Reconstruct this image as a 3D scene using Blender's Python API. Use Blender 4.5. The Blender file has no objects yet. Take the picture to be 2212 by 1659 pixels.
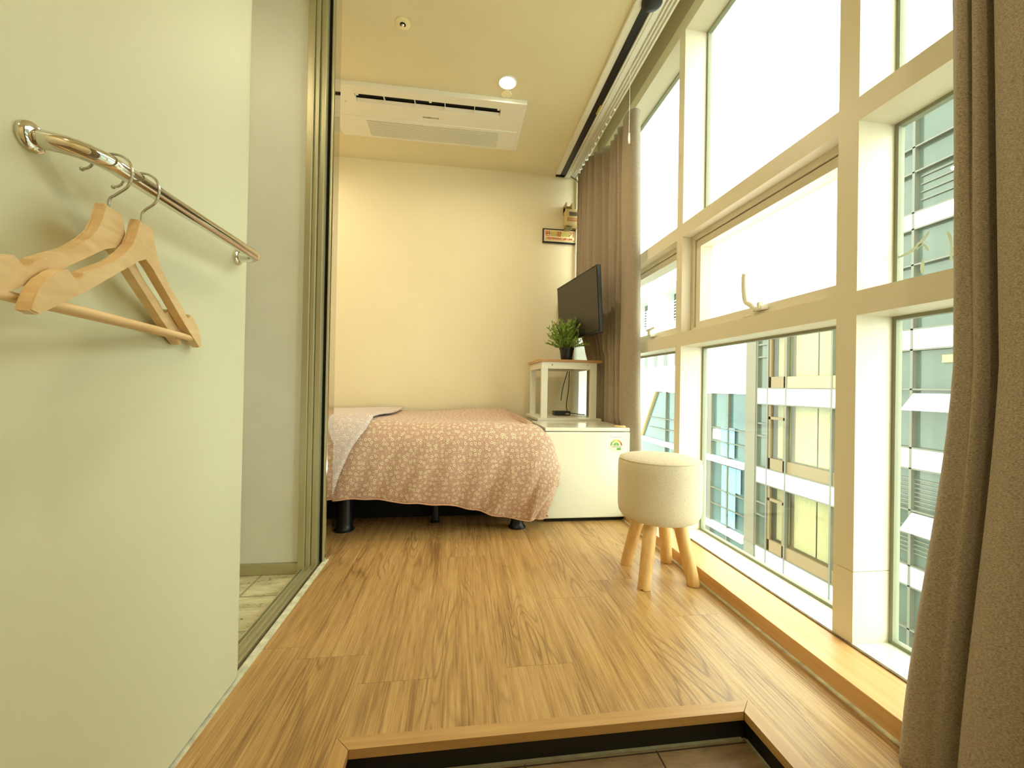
import bpy, bmesh, math, random
from mathutils import Vector, Matrix
random.seed(7)
COL = bpy.context.scene.collection
PI = math.pi

# ------------------------------------------------------------------ helpers
def lin(c):
    return tuple(((v/255)/12.92 if v/255 <= .04045 else ((v/255+.055)/1.055)**2.4) for v in c)

def new_mat(name):
    m = bpy.data.materials.new(name); m.use_nodes = True
    nt = m.node_tree
    b = nt.nodes['Principled BSDF']
    return m, nt, b

def mat(name, rgb, rough=.5, metal=0, spec=None, noise=0, nscale=40, bump=0, bscale=60, coat=0, sheen=0, stretch=(1,1,1)):
    m, nt, b = new_mat(name)
    b.inputs['Base Color'].default_value = (*lin(rgb), 1)
    b.inputs['Roughness'].default_value = rough
    b.inputs['Metallic'].default_value = metal
    if spec is not None: b.inputs['Specular IOR Level'].default_value = spec
    if coat: b.inputs['Coat Weight'].default_value = coat; b.inputs['Coat Roughness'].default_value = .08
    if sheen: b.inputs['Sheen Weight'].default_value = sheen
    geo = None
    if noise or bump:
        tc = nt.nodes.new('ShaderNodeTexCoord'); mp = nt.nodes.new('ShaderNodeMapping')
        mp.inputs['Scale'].default_value = stretch
        nt.links.new(tc.outputs['Object'], mp.inputs['Vector'])
        geo = mp.outputs['Vector']
    if noise:
        n = nt.nodes.new('ShaderNodeTexNoise'); n.inputs['Scale'].default_value = nscale; n.inputs['Detail'].default_value = 4
        nt.links.new(geo, n.inputs['Vector'])
        mr = nt.nodes.new('ShaderNodeMapRange'); mr.inputs[1].default_value = .25; mr.inputs[2].default_value = .75
        mr.inputs[3].default_value = 1-noise; mr.inputs[4].default_value = 1+noise*.5
        nt.links.new(n.outputs[0], mr.inputs[0])
        mx = nt.nodes.new('ShaderNodeMix'); mx.data_type = 'RGBA'; mx.blend_type = 'MULTIPLY'; mx.inputs[0].default_value = 1
        mx.inputs[6].default_value = (*lin(rgb), 1)
        nt.links.new(mr.outputs[0], mx.inputs[7]); nt.links.new(mx.outputs[2], b.inputs['Base Color'])
    if bump:
        n2 = nt.nodes.new('ShaderNodeTexNoise'); n2.inputs['Scale'].default_value = bscale; n2.inputs['Detail'].default_value = 3
        nt.links.new(geo, n2.inputs['Vector'])
        bp = nt.nodes.new('ShaderNodeBump'); bp.inputs['Strength'].default_value = bump; bp.inputs['Distance'].default_value = .002
        nt.links.new(n2.outputs[0], bp.inputs['Height']); nt.links.new(bp.outputs[0], b.inputs['Normal'])
    return m

def glass_mat(name, tint, refl=.12, rough=0.0):
    m, nt, b = new_mat(name); nt.nodes.remove(b)
    out = nt.nodes['Material Output']
    tr = nt.nodes.new('ShaderNodeBsdfTransparent'); tr.inputs[0].default_value = (*tint, 1)
    gl = nt.nodes.new('ShaderNodeBsdfGlossy'); gl.inputs['Roughness'].default_value = rough
    fr = nt.nodes.new('ShaderNodeFresnel')
    gg = nt.nodes.new('ShaderNodeNewGeometry'); io = nt.nodes.new('ShaderNodeMapRange')
    io.inputs[3].default_value = 1.5; io.inputs[4].default_value = 1/1.5
    nt.links.new(gg.outputs['Backfacing'], io.inputs[0]); nt.links.new(io.outputs[0], fr.inputs[0])
    mu = nt.nodes.new('ShaderNodeMath'); mu.operation = 'MULTIPLY'; mu.inputs[1].default_value = refl
    nt.links.new(fr.outputs[0], mu.inputs[0])
    mx = nt.nodes.new('ShaderNodeMixShader')
    nt.links.new(mu.outputs[0], mx.inputs[0]); nt.links.new(tr.outputs[0], mx.inputs[1]); nt.links.new(gl.outputs[0], mx.inputs[2])
    nt.links.new(mx.outputs[0], out.inputs[0])
    return m

def emit_mat(name, rgb, s):
    m, nt, b = new_mat(name)
    b.inputs['Base Color'].default_value = (*rgb, 1)
    b.inputs['Emission Color'].default_value = (*rgb, 1); b.inputs['Emission Strength'].default_value = s
    return m

def link(name, me, m, parent=None, smooth=False):
    o = bpy.data.objects.new(name, me); COL.objects.link(o)
    if m is not None:
        for mm in (m if isinstance(m, (list, tuple)) else [m]): me.materials.append(mm)
    if smooth:
        me.shade_smooth()
        try: me.set_sharp_from_angle(angle=math.radians(38))
        except Exception: pass
    if parent is not None:
        o.parent = parent
        w = parent.location
        pp = parent
        off = Vector((0,0,0))
        while pp is not None:
            off += pp.location; pp = pp.parent
        o.matrix_parent_inverse = Matrix.Translation(-parent.location) if parent.parent is None else Matrix.Identity(4)
    return o

def obj(name, bm, m, parent=None, smooth=False):
    bmesh.ops.recalc_face_normals(bm, faces=bm.faces)
    me = bpy.data.meshes.new(name); bm.to_mesh(me); bm.free()
    return link(name, me, m, parent, smooth)

def tag(o, label=None, cat=None, group=None, kind=None):
    if label: o['label'] = label
    if cat: o['category'] = cat
    if group: o['group'] = group
    if kind: o['kind'] = kind
    return o

def thing(name, label, cat, loc, group=None):
    o = bpy.data.objects.new(name, None); COL.objects.link(o); o.location = loc
    o.empty_display_size = .05
    return tag(o, label, cat, group)

def st(name, bm, m, label=None, parent=None, smooth=False):
    o = obj(name, bm, m, parent, smooth)
    if parent is None: o['kind'] = 'structure'
    if label: o['label'] = label
    return o

def ste(name, loc, label=None):
    o = bpy.data.objects.new(name, None); COL.objects.link(o); o.location = loc; o['kind'] = 'structure'
    if label: o['label'] = label
    return o

def B():
    return bmesh.new()

def box(bm, x0, x1, y0, y1, z0, z1, bev=0, seg=2, mi=0):
    r = bmesh.ops.create_cube(bm, size=1)
    vs = r['verts']
    for v in vs:
        v.co = Vector(((x0+x1)/2 + v.co.x*(x1-x0), (y0+y1)/2 + v.co.y*(y1-y0), (z0+z1)/2 + v.co.z*(z1-z0)))
    fs = set(f for v in vs for f in v.link_faces)
    for f in fs: f.material_index = mi
    if bev:
        es = list(set(e for v in vs for e in v.link_edges))
        bmesh.ops.bevel(bm, geom=es, offset=bev, segments=seg, affect='EDGES', profile=.6)
    return bm

def bx(*a, **k):
    return box(B(), *a, **k)

def frame_from(d):
    d = d.normalized()
    a = Vector((0,0,1)) if abs(d.z) < .9 else Vector((1,0,0))
    u = d.cross(a).normalized(); v = d.cross(u).normalized()
    return u, v

def tube(bm, pts, r, n=10, caps=True, radii=None):
    pts = [Vector(p) for p in pts]
    rings = []
    u = None
    for i, p in enumerate(pts):
        if i == 0: d = pts[1]-pts[0]
        elif i == len(pts)-1: d = pts[-1]-pts[-2]
        else: d = (pts[i+1]-pts[i]).normalized() + (pts[i]-pts[i-1]).normalized()
        d.normalize()
        if u is None: u, v = frame_from(d)
        else:
            u = (u - d*u.dot(d)).normalized(); v = d.cross(u)
        rr = radii[i] if radii else r
        rings.append([bm.verts.new(p + (u*math.cos(2*PI*k/n) + v*math.sin(2*PI*k/n))*rr) for k in range(n)])
    for a, b in zip(rings, rings[1:]):
        for k in range(n):
            bm.faces.new((a[k], a[(k+1)%n], b[(k+1)%n], b[k]))
    if caps:
        bm.faces.new(rings[0]); bm.faces.new(rings[-1])
    return bm

def lathe(bm, prof, c=(0,0,0), n=32, axis='z'):
    rings = []
    for r, h in prof:
        ring = []
        for k in range(n):
            a = 2*PI*k/n
            if axis == 'z': p = (c[0]+r*math.cos(a), c[1]+r*math.sin(a), c[2]+h)
            elif axis == 'x': p = (c[0]+h, c[1]+r*math.cos(a), c[2]+r*math.sin(a))
            else: p = (c[0]+r*math.cos(a), c[1]+h, c[2]+r*math.sin(a))
            ring.append(bm.verts.new(p))
        rings.append(ring)
    for a, b in zip(rings, rings[1:]):
        for k in range(n): bm.faces.new((a[k], a[(k+1)%n], b[(k+1)%n], b[k]))
    bm.faces.new(rings[0]); bm.faces.new(rings[-1])
    return bm

def smooth_pts(pts, k=4):
    pts = [Vector(p) for p in pts]; out = []
    for i in range(len(pts)-1):
        p0 = pts[max(i-1,0)]; p1 = pts[i]; p2 = pts[i+1]; p3 = pts[min(i+2,len(pts)-1)]
        for j in range(k):
            t = j/k
            out.append(.5*((2*p1)+(-p0+p2)*t+(2*p0-5*p1+4*p2-p3)*t*t+(-p0+3*p1-3*p2+p3)*t**3))
    out.append(pts[-1]); return out

def prism(bm, pts2, to3, t0, t1):
    """closed outline pts2 [(s,z)], to3(s,z,t)->xyz, extruded t0..t1"""
    a = [bm.verts.new(to3(s,z,t0)) for s,z in pts2]; b = [bm.verts.new(to3(s,z,t1)) for s,z in pts2]
    n = len(a)
    bm.faces.new(a); bm.faces.new(b)
    for i in range(n): bm.faces.new((a[i], a[(i+1)%n], b[(i+1)%n], b[i]))
    return bm

def text(name, s, size, loc, rot, m, parent, width=None, bold=0, depth=.0006, height=None):
    cu = bpy.data.curves.new(name, 'FONT'); cu.body = s; cu.size = size; cu.extrude = depth; cu.offset = bold
    cu.align_x = 'CENTER'; cu.align_y = 'CENTER'
    o = bpy.data.objects.new(name, cu); COL.objects.link(o)
    dg = bpy.context.evaluated_depsgraph_get()
    me = bpy.data.meshes.new_from_object(o.evaluated_get(dg))
    bpy.data.objects.remove(o)
    xs = [v.co.x for v in me.vertices]; ys = [v.co.y for v in me.vertices]
    w = max(xs)-min(xs); h = max(ys)-min(ys)
    cx = (max(xs)+min(xs))/2; cy = (max(ys)+min(ys))/2
    sx = width/w if width else 1; sy = height/h if height else (sx if width else 1)
    R = rot.to_matrix() if hasattr(rot, 'to_matrix') else rot
    for v in me.vertices:
        p = Vector(((v.co.x-cx)*sx, (v.co.y-cy)*sy, v.co.z))
        v.co = Vector(loc) + R @ p
    return link(name, me, m, parent)
from mathutils import Euler
FACE = Euler((PI/2, 0, 0))          # text readable when looking along +Y

def multi(name, gens, m, parent, smooth=False):
    for g in gens:
        bm = B(); g(bm); obj(name, bm, m, parent, smooth)

# ------------------------------------------------------------------ materials
def wall_mat(name, rgb, bump=.25, rough=.6):
    return mat(name, rgb, rough=rough, bump=bump, bscale=220, noise=.03, nscale=3)
M = {}
M['wall'] = wall_mat('cream_wallpaper', (240,228,194))
M['ceil'] = wall_mat('cream_ceiling', (236,226,190), .15)
M['panel'] = mat('glossy_cream_panel', (218,220,192), rough=.5, noise=.02, nscale=2)
M['leaf'] = mat('satin_grey_panel', (226,230,218), rough=.45, noise=.05, nscale=5)
M['alu'] = mat('bronze_anodised_aluminium', (188,182,146), rough=.38, metal=.55)
M['alu_light'] = mat('pale_aluminium', (205,200,165), rough=.3, metal=.6)
M['dirty'] = mat('grimy_groove', (96,84,55), rough=.8, noise=.5, nscale=60)
M['winframe'] = mat('painted_window_aluminium', (230,221,198), rough=.4)
M['white'] = mat('white_plastic', (240,238,224), rough=.35)
M['white_gloss'] = mat('white_gloss_enamel', (238,237,218), rough=.18, coat=.4)
M['gasket'] = mat('grey_gasket', (150,150,125), rough=.6)
M['black'] = mat('black_plastic', (24,24,26), rough=.4)
M['blackmetal'] = mat('black_steel', (26,28,30), rough=.35, metal=.2)
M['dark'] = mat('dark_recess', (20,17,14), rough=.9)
M['riser'] = mat('black_riser_film', (17,15,12), rough=.5)
M['chrome'] = mat('polished_chrome', (225,222,215), rough=.07, metal=1)
M['wire'] = mat('steel_wire', (190,190,180), rough=.2, metal=1)
M['caulk'] = mat('white_caulk', (225,225,200), rough=.6, noise=.35, nscale=35)
M['glass'] = glass_mat('clear_window_glass', (.90,.97,.94), .8)
M['street_glass'] = glass_mat('far_window_glass', (.86,.92,.90), 1.0, .05)

def wood(name, c1, c2, scale=(3,60,60), rough=.45, fine=.25):
    m, nt, b = new_mat(name)
    tc = nt.nodes.new('ShaderNodeTexCoord'); mp = nt.nodes.new('ShaderNodeMapping'); mp.inputs['Scale'].default_value = scale
    n = nt.nodes.new('ShaderNodeTexNoise'); n.inputs['Scale'].default_value = 1; n.inputs['Detail'].default_value = 6; n.inputs['Distortion'].default_value = .6
    r = nt.nodes.new('ShaderNodeValToRGB')
    r.color_ramp.elements[0].position = .3; r.color_ramp.elements[0].color = (*lin(c1),1)
    r.color_ramp.elements[1].position = .7; r.color_ramp.elements[1].color = (*lin(c2),1)
    nt.links.new(tc.outputs['Object'], mp.inputs[0]); nt.links.new(mp.outputs[0], n.inputs[0]); nt.links.new(n.outputs[0], r.inputs[0])
    nt.links.new(r.outputs[0], b.inputs['Base Color']); b.inputs['Roughness'].default_value = rough
    bp = nt.nodes.new('ShaderNodeBump'); bp.inputs['Strength'].default_value = .15; bp.inputs['Distance'].default_value = .001
    nt.links.new(n.outputs[0], bp.inputs['Height']); nt.links.new(bp.outputs[0], b.inputs['Normal'])
    return m
M['hangerwood'] = wood('beech_wood', (218,186,134), (238,212,166), (14,14,60), .4)
M['dowel'] = wood('pale_dowel_wood', (232,196,140), (244,214,164), (40,6,60), .5)
M['legwood'] = wood('pine_leg_wood', (214,168,100), (238,200,138), (40,40,5), .5)
M['nosing'] = wood('step_nosing_wood', (178,136,80), (200,158,100), (3,70,70), .4)
M['nosingY'] = wood('step_nosing_wood_lengthwise', (178,136,80), (200,158,100), (70,3,70), .4)
M['sill'] = wood('sill_wood', (206,158,100), (224,180,124), (60,2.5,60), .4)
M['tabletop'] = wood('table_top_wood', (186,140,84), (206,160,104), (3,60,60), .35)
M['brownwood'] = wood('brown_edge_wood', (120,80,46), (150,104,64), (60,4,60), .5)

# vinyl plank floor
def floor_mat():
    m, nt, b = new_mat('vinyl_plank_floor')
    N = nt.nodes.new; L = nt.links.new
    def math_(op, a, c=None, d=None):
        n = N('ShaderNodeMath'); n.operation = op
        for i, v in enumerate((a, c, d)):
            if v is None: continue
            if isinstance(v, (int, float)): n.inputs[i].default_value = v
            else: L(v, n.inputs[i])
        return n.outputs[0]
    geo = N('ShaderNodeNewGeometry'); sp = N('ShaderNodeSeparateXYZ'); L(geo.outputs['Position'], sp.inputs[0])
    x, y = sp.outputs[0], sp.outputs[1]
    W, LEN = .185, 1.25
    px = math_('DIVIDE', math_('ADD', x, .047), W); ix = math_('FLOOR', px); fx = math_('FRACT', px)
    wn = N('ShaderNodeTexWhiteNoise'); wn.noise_dimensions = '1D'; L(ix, wn.inputs['W'])
    py = math_('ADD', math_('DIVIDE', y, LEN), wn.outputs[0]); iy = math_('FLOOR', py); fy = math_('FRACT', py)
    cb = N('ShaderNodeCombineXYZ'); L(ix, cb.inputs[0]); L(iy, cb.inputs[1])
    w2 = N('ShaderNodeTexWhiteNoise'); w2.noise_dimensions = '2D'; L(cb.outputs[0], w2.inputs['Vector'])
    idv = w2.outputs[0]
    c2 = N('ShaderNodeCombineXYZ'); L(x, c2.inputs[0]); L(y, c2.inputs[1]); L(math_('MULTIPLY', idv, 37.0), c2.inputs[2])
    def noise(sx, sy, detail=4, dist=0, rough=.55):
        mp = N('ShaderNodeMapping'); mp.inputs['Scale'].default_value = (sx, sy, 1); L(c2.outputs[0], mp.inputs[0])
        n = N('ShaderNodeTexNoise'); n.inputs['Scale'].default_value = 1; n.inputs['Detail'].default_value = detail
        n.inputs['Distortion'].default_value = dist; n.inputs['Roughness'].default_value = rough
        L(mp.outputs[0], n.inputs[0]); return n.outputs[0]
    n_ring = noise(9, 1.1, 1.2, .35)
    ring = math_('SINE', math_('MULTIPLY', n_ring, 130.0))
    ringd = math_('POWER', math_('MULTIPLY', math_('ADD', ring, 1), .5), 5.0)
    ringmask = N('ShaderNodeMapRange'); L(noise(5, 1.3, 2), ringmask.inputs[0]); ringmask.inputs[1].default_value=.47; ringmask.inputs[2].default_value=.56
    n_fine = noise(260, 7, 4, .5, .65)
    n_mid = noise(45, 1.8, 4, .8)
    n_big = noise(10, .7, 3)
    n_crack = noise(38, 1.1, 6, 1.6, .6)
    crack = N('ShaderNodeMapRange'); L(math_('ABSOLUTE', math_('SUBTRACT', n_crack, .5)), crack.inputs[0])
    crack.inputs[1].default_value = 0; crack.inputs[2].default_value = .012; crack.inputs[3].default_value = 1; crack.inputs[4].default_value = 0
    crackm = N('ShaderNodeMapRange'); L(noise(9, 1.6, 2), crackm.inputs[0]); crackm.inputs[1].default_value=.5; crackm.inputs[2].default_value=.62
    tone = math_('ADD', math_('MULTIPLY', n_mid, .62), math_('MULTIPLY', n_big, .38))
    tone = math_('ADD', tone, math_('MULTIPLY', math_('SUBTRACT', n_fine, .5), .85))
    tone = math_('ADD', tone, math_('MULTIPLY', math_('SUBTRACT', idv, .5), .05))
    ramp = N('ShaderNodeValToRGB'); L(tone, ramp.inputs[0]); e = ramp.color_ramp.elements
    e[0].position = .28; e[0].color = (*lin((140,104,60)),1)
    e[1].position = .72; e[1].color = (*lin((204,168,112)),1)
    k = e.new(.5); k.color = (*lin((184,144,88)),1)
    dark = math_('MULTIPLY', math_('MULTIPLY', ringd, ringmask.outputs[0]), .42)
    dark = math_('MAXIMUM', dark, math_('MULTIPLY', math_('MULTIPLY', crack.outputs[0], crackm.outputs[0]), .40))
    sx = math_('LESS_THAN', math_('MINIMUM', fx, math_('SUBTRACT', 1, fx)), .004)
    sy = math_('LESS_THAN', math_('MINIMUM', fy, math_('SUBTRACT', 1, fy)), .0009)
    dark = math_('MAXIMUM', dark, math_('MULTIPLY', sx, .12)); dark = math_('MAXIMUM', dark, math_('MULTIPLY', sy, .40))
    mx = N('ShaderNodeMix'); mx.data_type = 'RGBA'; L(dark, mx.inputs[0]); L(ramp.outputs[0], mx.inputs[6]); mx.inputs[7].default_value = (*lin((88,56,30)),1)
    L(mx.outputs[2], b.inputs['Base Color'])
    b.inputs['Roughness'].default_value = .36
    bp = N('ShaderNodeBump'); bp.inputs['Strength'].default_value = .35; bp.inputs['Distance'].default_value = .0015
    L(math_('SUBTRACT', n_fine, math_('MULTIPLY', dark, 1.2)), bp.inputs['Height']); L(bp.outputs[0], b.inputs['Normal'])
    return m
M['floor'] = floor_mat()

def tile_mat(name, x0, y0, tw, th, base, dark, joint, jw=.004, dash=True, rough=.35):
    m, nt, b = new_mat(name); N = nt.nodes.new; L = nt.links.new
    def math_(op, a, c=None):
        n = N('ShaderNodeMath'); n.operation = op
        for i, v in enumerate((a, c)):
            if v is None: continue
            if isinstance(v, (int, float)): n.inputs[i].default_value = v
            else: L(v, n.inputs[i])
        return n.outputs[0]
    geo = N('ShaderNodeNewGeometry'); sp = N('ShaderNodeSeparateXYZ'); L(geo.outputs['Position'], sp.inputs[0])
    fx = math_('FRACT', math_('DIVIDE', math_('SUBTRACT', sp.outputs[0], x0), tw)); fy = math_('FRACT', math_('DIVIDE', math_('SUBTRACT', sp.outputs[1], y0), th))
    ex = math_('MULTIPLY', math_('MINIMUM', fx, math_('SUBTRACT', 1, fx)), tw); ey = math_('MULTIPLY', math_('MINIMUM', fy, math_('SUBTRACT', 1, fy)), th)
    edge = math_('MINIMUM', ex, ey)
    j = math_('LESS_THAN', edge, jw); j2 = math_('LESS_THAN', edge, jw*.3)
    mp = N('ShaderNodeMapping'); mp.inputs['Scale'].default_value = (9, 28, 1); L(geo.outputs['Position'], mp.inputs[0])
    n = N('ShaderNodeTexNoise'); n.inputs['Scale'].default_value = 1; n.inputs['Detail'].default_value = 8; n.inputs['Roughness'].default_value = .65; L(mp.outputs[0], n.inputs[0])
    mp2 = N('ShaderNodeMapping'); mp2.inputs['Scale'].default_value = (60, 170, 1); L(geo.outputs['Position'], mp2.inputs[0])
    n2 = N('ShaderNodeTexNoise'); n2.inputs['Scale'].default_value = 1; n2.inputs['Detail'].default_value = 3; L(mp2.outputs[0], n2.inputs[0])
    r = N('ShaderNodeValToRGB'); L(n.outputs[0], r.inputs[0]); r.color_ramp.elements[0].position=.35; r.color_ramp.elements[0].color=(*lin(dark),1)
    r.color_ramp.elements[1].position=.62; r.color_ramp.elements[1].color=(*lin(base),1)
    pit = math_('MULTIPLY', math_('GREATER_THAN', n2.outputs[0], .62), math_('LESS_THAN', n.outputs[0], .47)) if dash else 0
    mx = N('ShaderNodeMix'); mx.data_type='RGBA'; L(r.outputs[0], mx.inputs[6]); mx.inputs[7].default_value=(*lin((70,58,40)),1)
    if dash: L(pit, mx.inputs[0])
    else: mx.inputs[0].default_value = 0
    m2 = N('ShaderNodeMix'); m2.data_type='RGBA'; L(j, m2.inputs[0]); L(mx.outputs[2], m2.inputs[6]); m2.inputs[7].default_value=(*lin(joint),1)
    m3 = N('ShaderNodeMix'); m3.data_type='RGBA'; L(j2, m3.inputs[0]); L(m2.outputs[2], m3.inputs[6]); m3.inputs[7].default_value=(*lin(base if dash else joint),1)
    L(m3.outputs[2], b.inputs['Base Color']); b.inputs['Roughness'].default_value = rough
    return m
M['bathtile'] = tile_mat('travertine_tile', -.757, 1.335, .32, .2155, (222,214,176), (186,174,128), (96,72,42), .0035)
M['entrytile'] = tile_mat('brown_entry_tile', .457, .856, .3, .3, (150,124,92), (112,90,64), (50,40,30), .0018, dash=False)

def fabric_mat(name, c1, c2, scale, bump=.4, bs=500, rough=.9, sheen=.15):
    m, nt, b = new_mat(name); N = nt.nodes.new; L = nt.links.new
    tc = N('ShaderNodeTexCoord'); mp = N('ShaderNodeMapping'); mp.inputs['Scale'].default_value = scale; L(tc.outputs['Object'], mp.inputs[0])
    n = N('ShaderNodeTexNoise'); n.inputs['Scale'].default_value = 1; n.inputs['Detail'].default_value = 3; n.inputs['Roughness'].default_value = .7; L(mp.outputs[0], n.inputs[0])
    r = N('ShaderNodeValToRGB'); L(n.outputs[0], r.inputs[0]); r.color_ramp.elements[0].position=.36; r.color_ramp.elements[0].color=(*lin(c1),1)
    r.color_ramp.elements[1].position=.58; r.color_ramp.elements[1].color=(*lin(c2),1)
    L(r.outputs[0], b.inputs['Base Color']); b.inputs['Roughness'].default_value = rough; b.inputs['Sheen Weight'].default_value = sheen
    bp = N('ShaderNodeBump'); bp.inputs['Strength'].default_value = bump; bp.inputs['Distance'].default_value=.0008
    L(n.outputs[0], bp.inputs['Height']); L(bp.outputs[0], b.inputs['Normal'])
    return m
M['linen'] = fabric_mat('oatmeal_linen', (200,184,154), (232,220,194), (260,260,1100))
def curtain_mat():
    m = fabric_mat('greige_curtain_fabric', (122,108,90), (184,168,146), (300,300,1000), .6)
    nt = m.node_tree; b = nt.nodes['Principled BSDF']
    out = nt.nodes['Material Output']
    tl = nt.nodes.new('ShaderNodeBsdfTranslucent'); tl.inputs[0].default_value = (*lin((170,150,130)),1)
    mx = nt.nodes.new('ShaderNodeMixShader'); mx.inputs[0].default_value = .06
    nt.links.new(b.outputs[0], mx.inputs[1]); nt.links.new(tl.outputs[0], mx.inputs[2]); nt.links.new(mx.outputs[0], out.inputs[0])
    return m
M['curtain'] = curtain_mat()

def duvet_mat(name, bg, petal, centre):
    m, nt, b = new_mat(name); N = nt.nodes.new; L = nt.links.new
    def math_(op, a, c=None):
        n = N('ShaderNodeMath'); n.operation = op
        for i, v in enumerate((a, c)):
            if v is None: continue
            if isinstance(v, (int, float)): n.inputs[i].default_value = v
            else: L(v, n.inputs[i])
        return n.outputs[0]
    uv = N('ShaderNodeUVMap'); uv.uv_map = 'UVMap'
    S = 1/.0265
    vm = N('ShaderNodeVectorMath'); vm.operation='SCALE'; vm.inputs['Scale'].default_value = S; L(uv.outputs[0], vm.inputs[0])
    v = N('ShaderNodeTexVoronoi'); v.voronoi_dimensions='2D'; v.inputs['Scale'].default_value = 1; v.inputs['Randomness'].default_value=.72; L(vm.outputs[0], v.inputs['Vector'])
    df = N('ShaderNodeVectorMath'); df.operation='SUBTRACT'; L(vm.outputs[0], df.inputs[0]); L(v.outputs['Position'], df.inputs[1])
    sp = N('ShaderNodeSeparateXYZ'); L(df.outputs[0], sp.inputs[0])
    ang = math_('ARCTAN2', sp.outputs[1], sp.outputs[0])
    rad = math_('ADD', .225, math_('MULTIPLY', math_('SINE', math_('MULTIPLY', ang, 5.0)), .05))
    fl = math_('LESS_THAN', v.outputs['Distance'], rad)
    ce = math_('LESS_THAN', v.outputs['Distance'], .085)
    v2 = N('ShaderNodeTexVoronoi'); v2.voronoi_dimensions='2D'; v2.inputs['Scale'].default_value = 1.9; v2.inputs['Randomness'].default_value=.9; L(vm.outputs[0], v2.inputs['Vector'])
    sm = math_('MULTIPLY', math_('LESS_THAN', v2.outputs['Distance'], .17), .55)
    mask = math_('MAXIMUM', fl, sm)
    mx = N('ShaderNodeMix'); mx.data_type='RGBA'; L(mask, mx.inputs[0]); mx.inputs[6].default_value=(*lin(bg),1); mx.inputs[7].default_value=(*lin(petal),1)
    m2 = N('ShaderNodeMix'); m2.data_type='RGBA'; L(ce, m2.inputs[0]); L(mx.outputs[2], m2.inputs[6]); m2.inputs[7].default_value=(*lin(centre),1)
    L(m2.outputs[2], b.inputs['Base Color']); b.inputs['Roughness'].default_value=.85; b.inputs['Sheen Weight'].default_value=.2
    tc = N('ShaderNodeTexCoord'); n = N('ShaderNodeTexNoise'); n.inputs['Scale'].default_value=14; n.inputs['Detail'].default_value=3; L(tc.outputs['Object'], n.inputs[0])
    bp = N('ShaderNodeBump'); bp.inputs['Strength'].default_value=.5; bp.inputs['Distance'].default_value=.012
    L(n.outputs[0], bp.inputs['Height']); L(bp.outputs[0], b.inputs['Normal'])
    return m
M['duvet'] = duvet_mat('dusty_pink_flower_print', (196,158,136), (240,226,192), (92,58,42))
M['duvet_back'] = duvet_mat('pale_lilac_flower_print', (206,190,186), (236,226,206), (140,110,96))
M['leafgreen'] = mat('plant_leaf_green', (142,172,74), rough=.5, noise=.45, nscale=30)
M['bedshade'] = mat('under_bed_shade_black', (14,14,15), rough=.95)  # near-black colour standing for the deep shade under the bed
M['silver'] = mat('silver_letters', (232,234,240), rough=.2, metal=.3)
M['screen'] = mat('tv_screen_black', (48,43,38), rough=.38)  # brown lift of the room's reflection is put into the screen colour
M['grille'] = mat('grille_grey', (196,196,168), rough=.6)

# ------------------------------------------------------------------ constants
XL = -.53; XW = 1.085; XO = 1.20; YB = 3.14; ZC = 2.43; YN = -.9
M1 = (1.863, 1.914); M2 = (.977, 1.037)
T1 = (1.497, 1.563); T2 = (.958, 1.0255)
ZS = .05

# ------------------------------------------------------------------ shell
def floor_with_pit():
    bm = B()
    z0, z1 = -.03, 0
    box(bm, -.53, .945, .888, YB, z0, z1)
    box(bm, -.53, -.237, YN, .888, z0, z1)
    box(bm, .703, .945, YN, .888, z0, z1)
    box(bm, -2.0, -.53, 1.86, YB, z0, z1)
    return bm
st('floor', floor_with_pit(), M['floor'], 'warm wood-look vinyl plank floor of the raised room')
st('floor', bx(-.237, .735, YN, .888, -.10, -.068), M['entrytile'], 'brown stone tile floor of the lower entry by the step')
st('floor', bx(-1.4, -.60, -.2, 1.86, -.05, -.02), M['bathtile'], 'cream travertine-look tile floor behind the sliding door')
st('wall_back', bx(-2.0, 1.25, YB, YB+.1, -.05, 2.9), M['wall'], 'plain cream wall at the far end behind the bed')
st('wall_front', bx(-1.5, 1.3, YN-.1, YN, -.1, 2.9), M['wall'])
def wl():
    bm = B()
    box(bm, -1.5, -1.4, YN, 1.86, -.1, 2.9)          # far side of bathroom
    box(bm, -2.1, -2.0, 1.80, YB, -.1, 2.9)          # head of the bed
    box(bm, -2.0, -.60, 1.86, 1.93, -.1, 2.9)        # between bathroom and bed
    box(bm, -.66, -.56, YN, -.1, -.1, 2.9)
    return bm
st('wall_left', wl(), M['wall'])
def wr():
    bm = B()
    box(bm, .95, 1.3, YN, .22, -.1, 2.9)
    box(bm, .945, 1.25, YN, YB, -.1, -.03)
    return bm
st('wall_right', wr(), M['wall'])
def ceil():
    bm = B()
    box(bm, -2.1, .92, YN, YB, ZC, ZC+.06)
    box(bm, .92, 1.3, YN, YB, 2.80, 2.86)
    box(bm, .90, .92, YN, YB, ZC+.06, 2.80)
    return bm
st('ceiling', ceil(), M['ceil'], 'cream ceiling with a recessed slot along the window')
st('trim', bx(XW, 1.22, .22, YB, 2.60, 2.80), mat('brown_grey_head_panel', (188,172,142), rough=.6), 'greige panel above the window heads')
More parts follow.
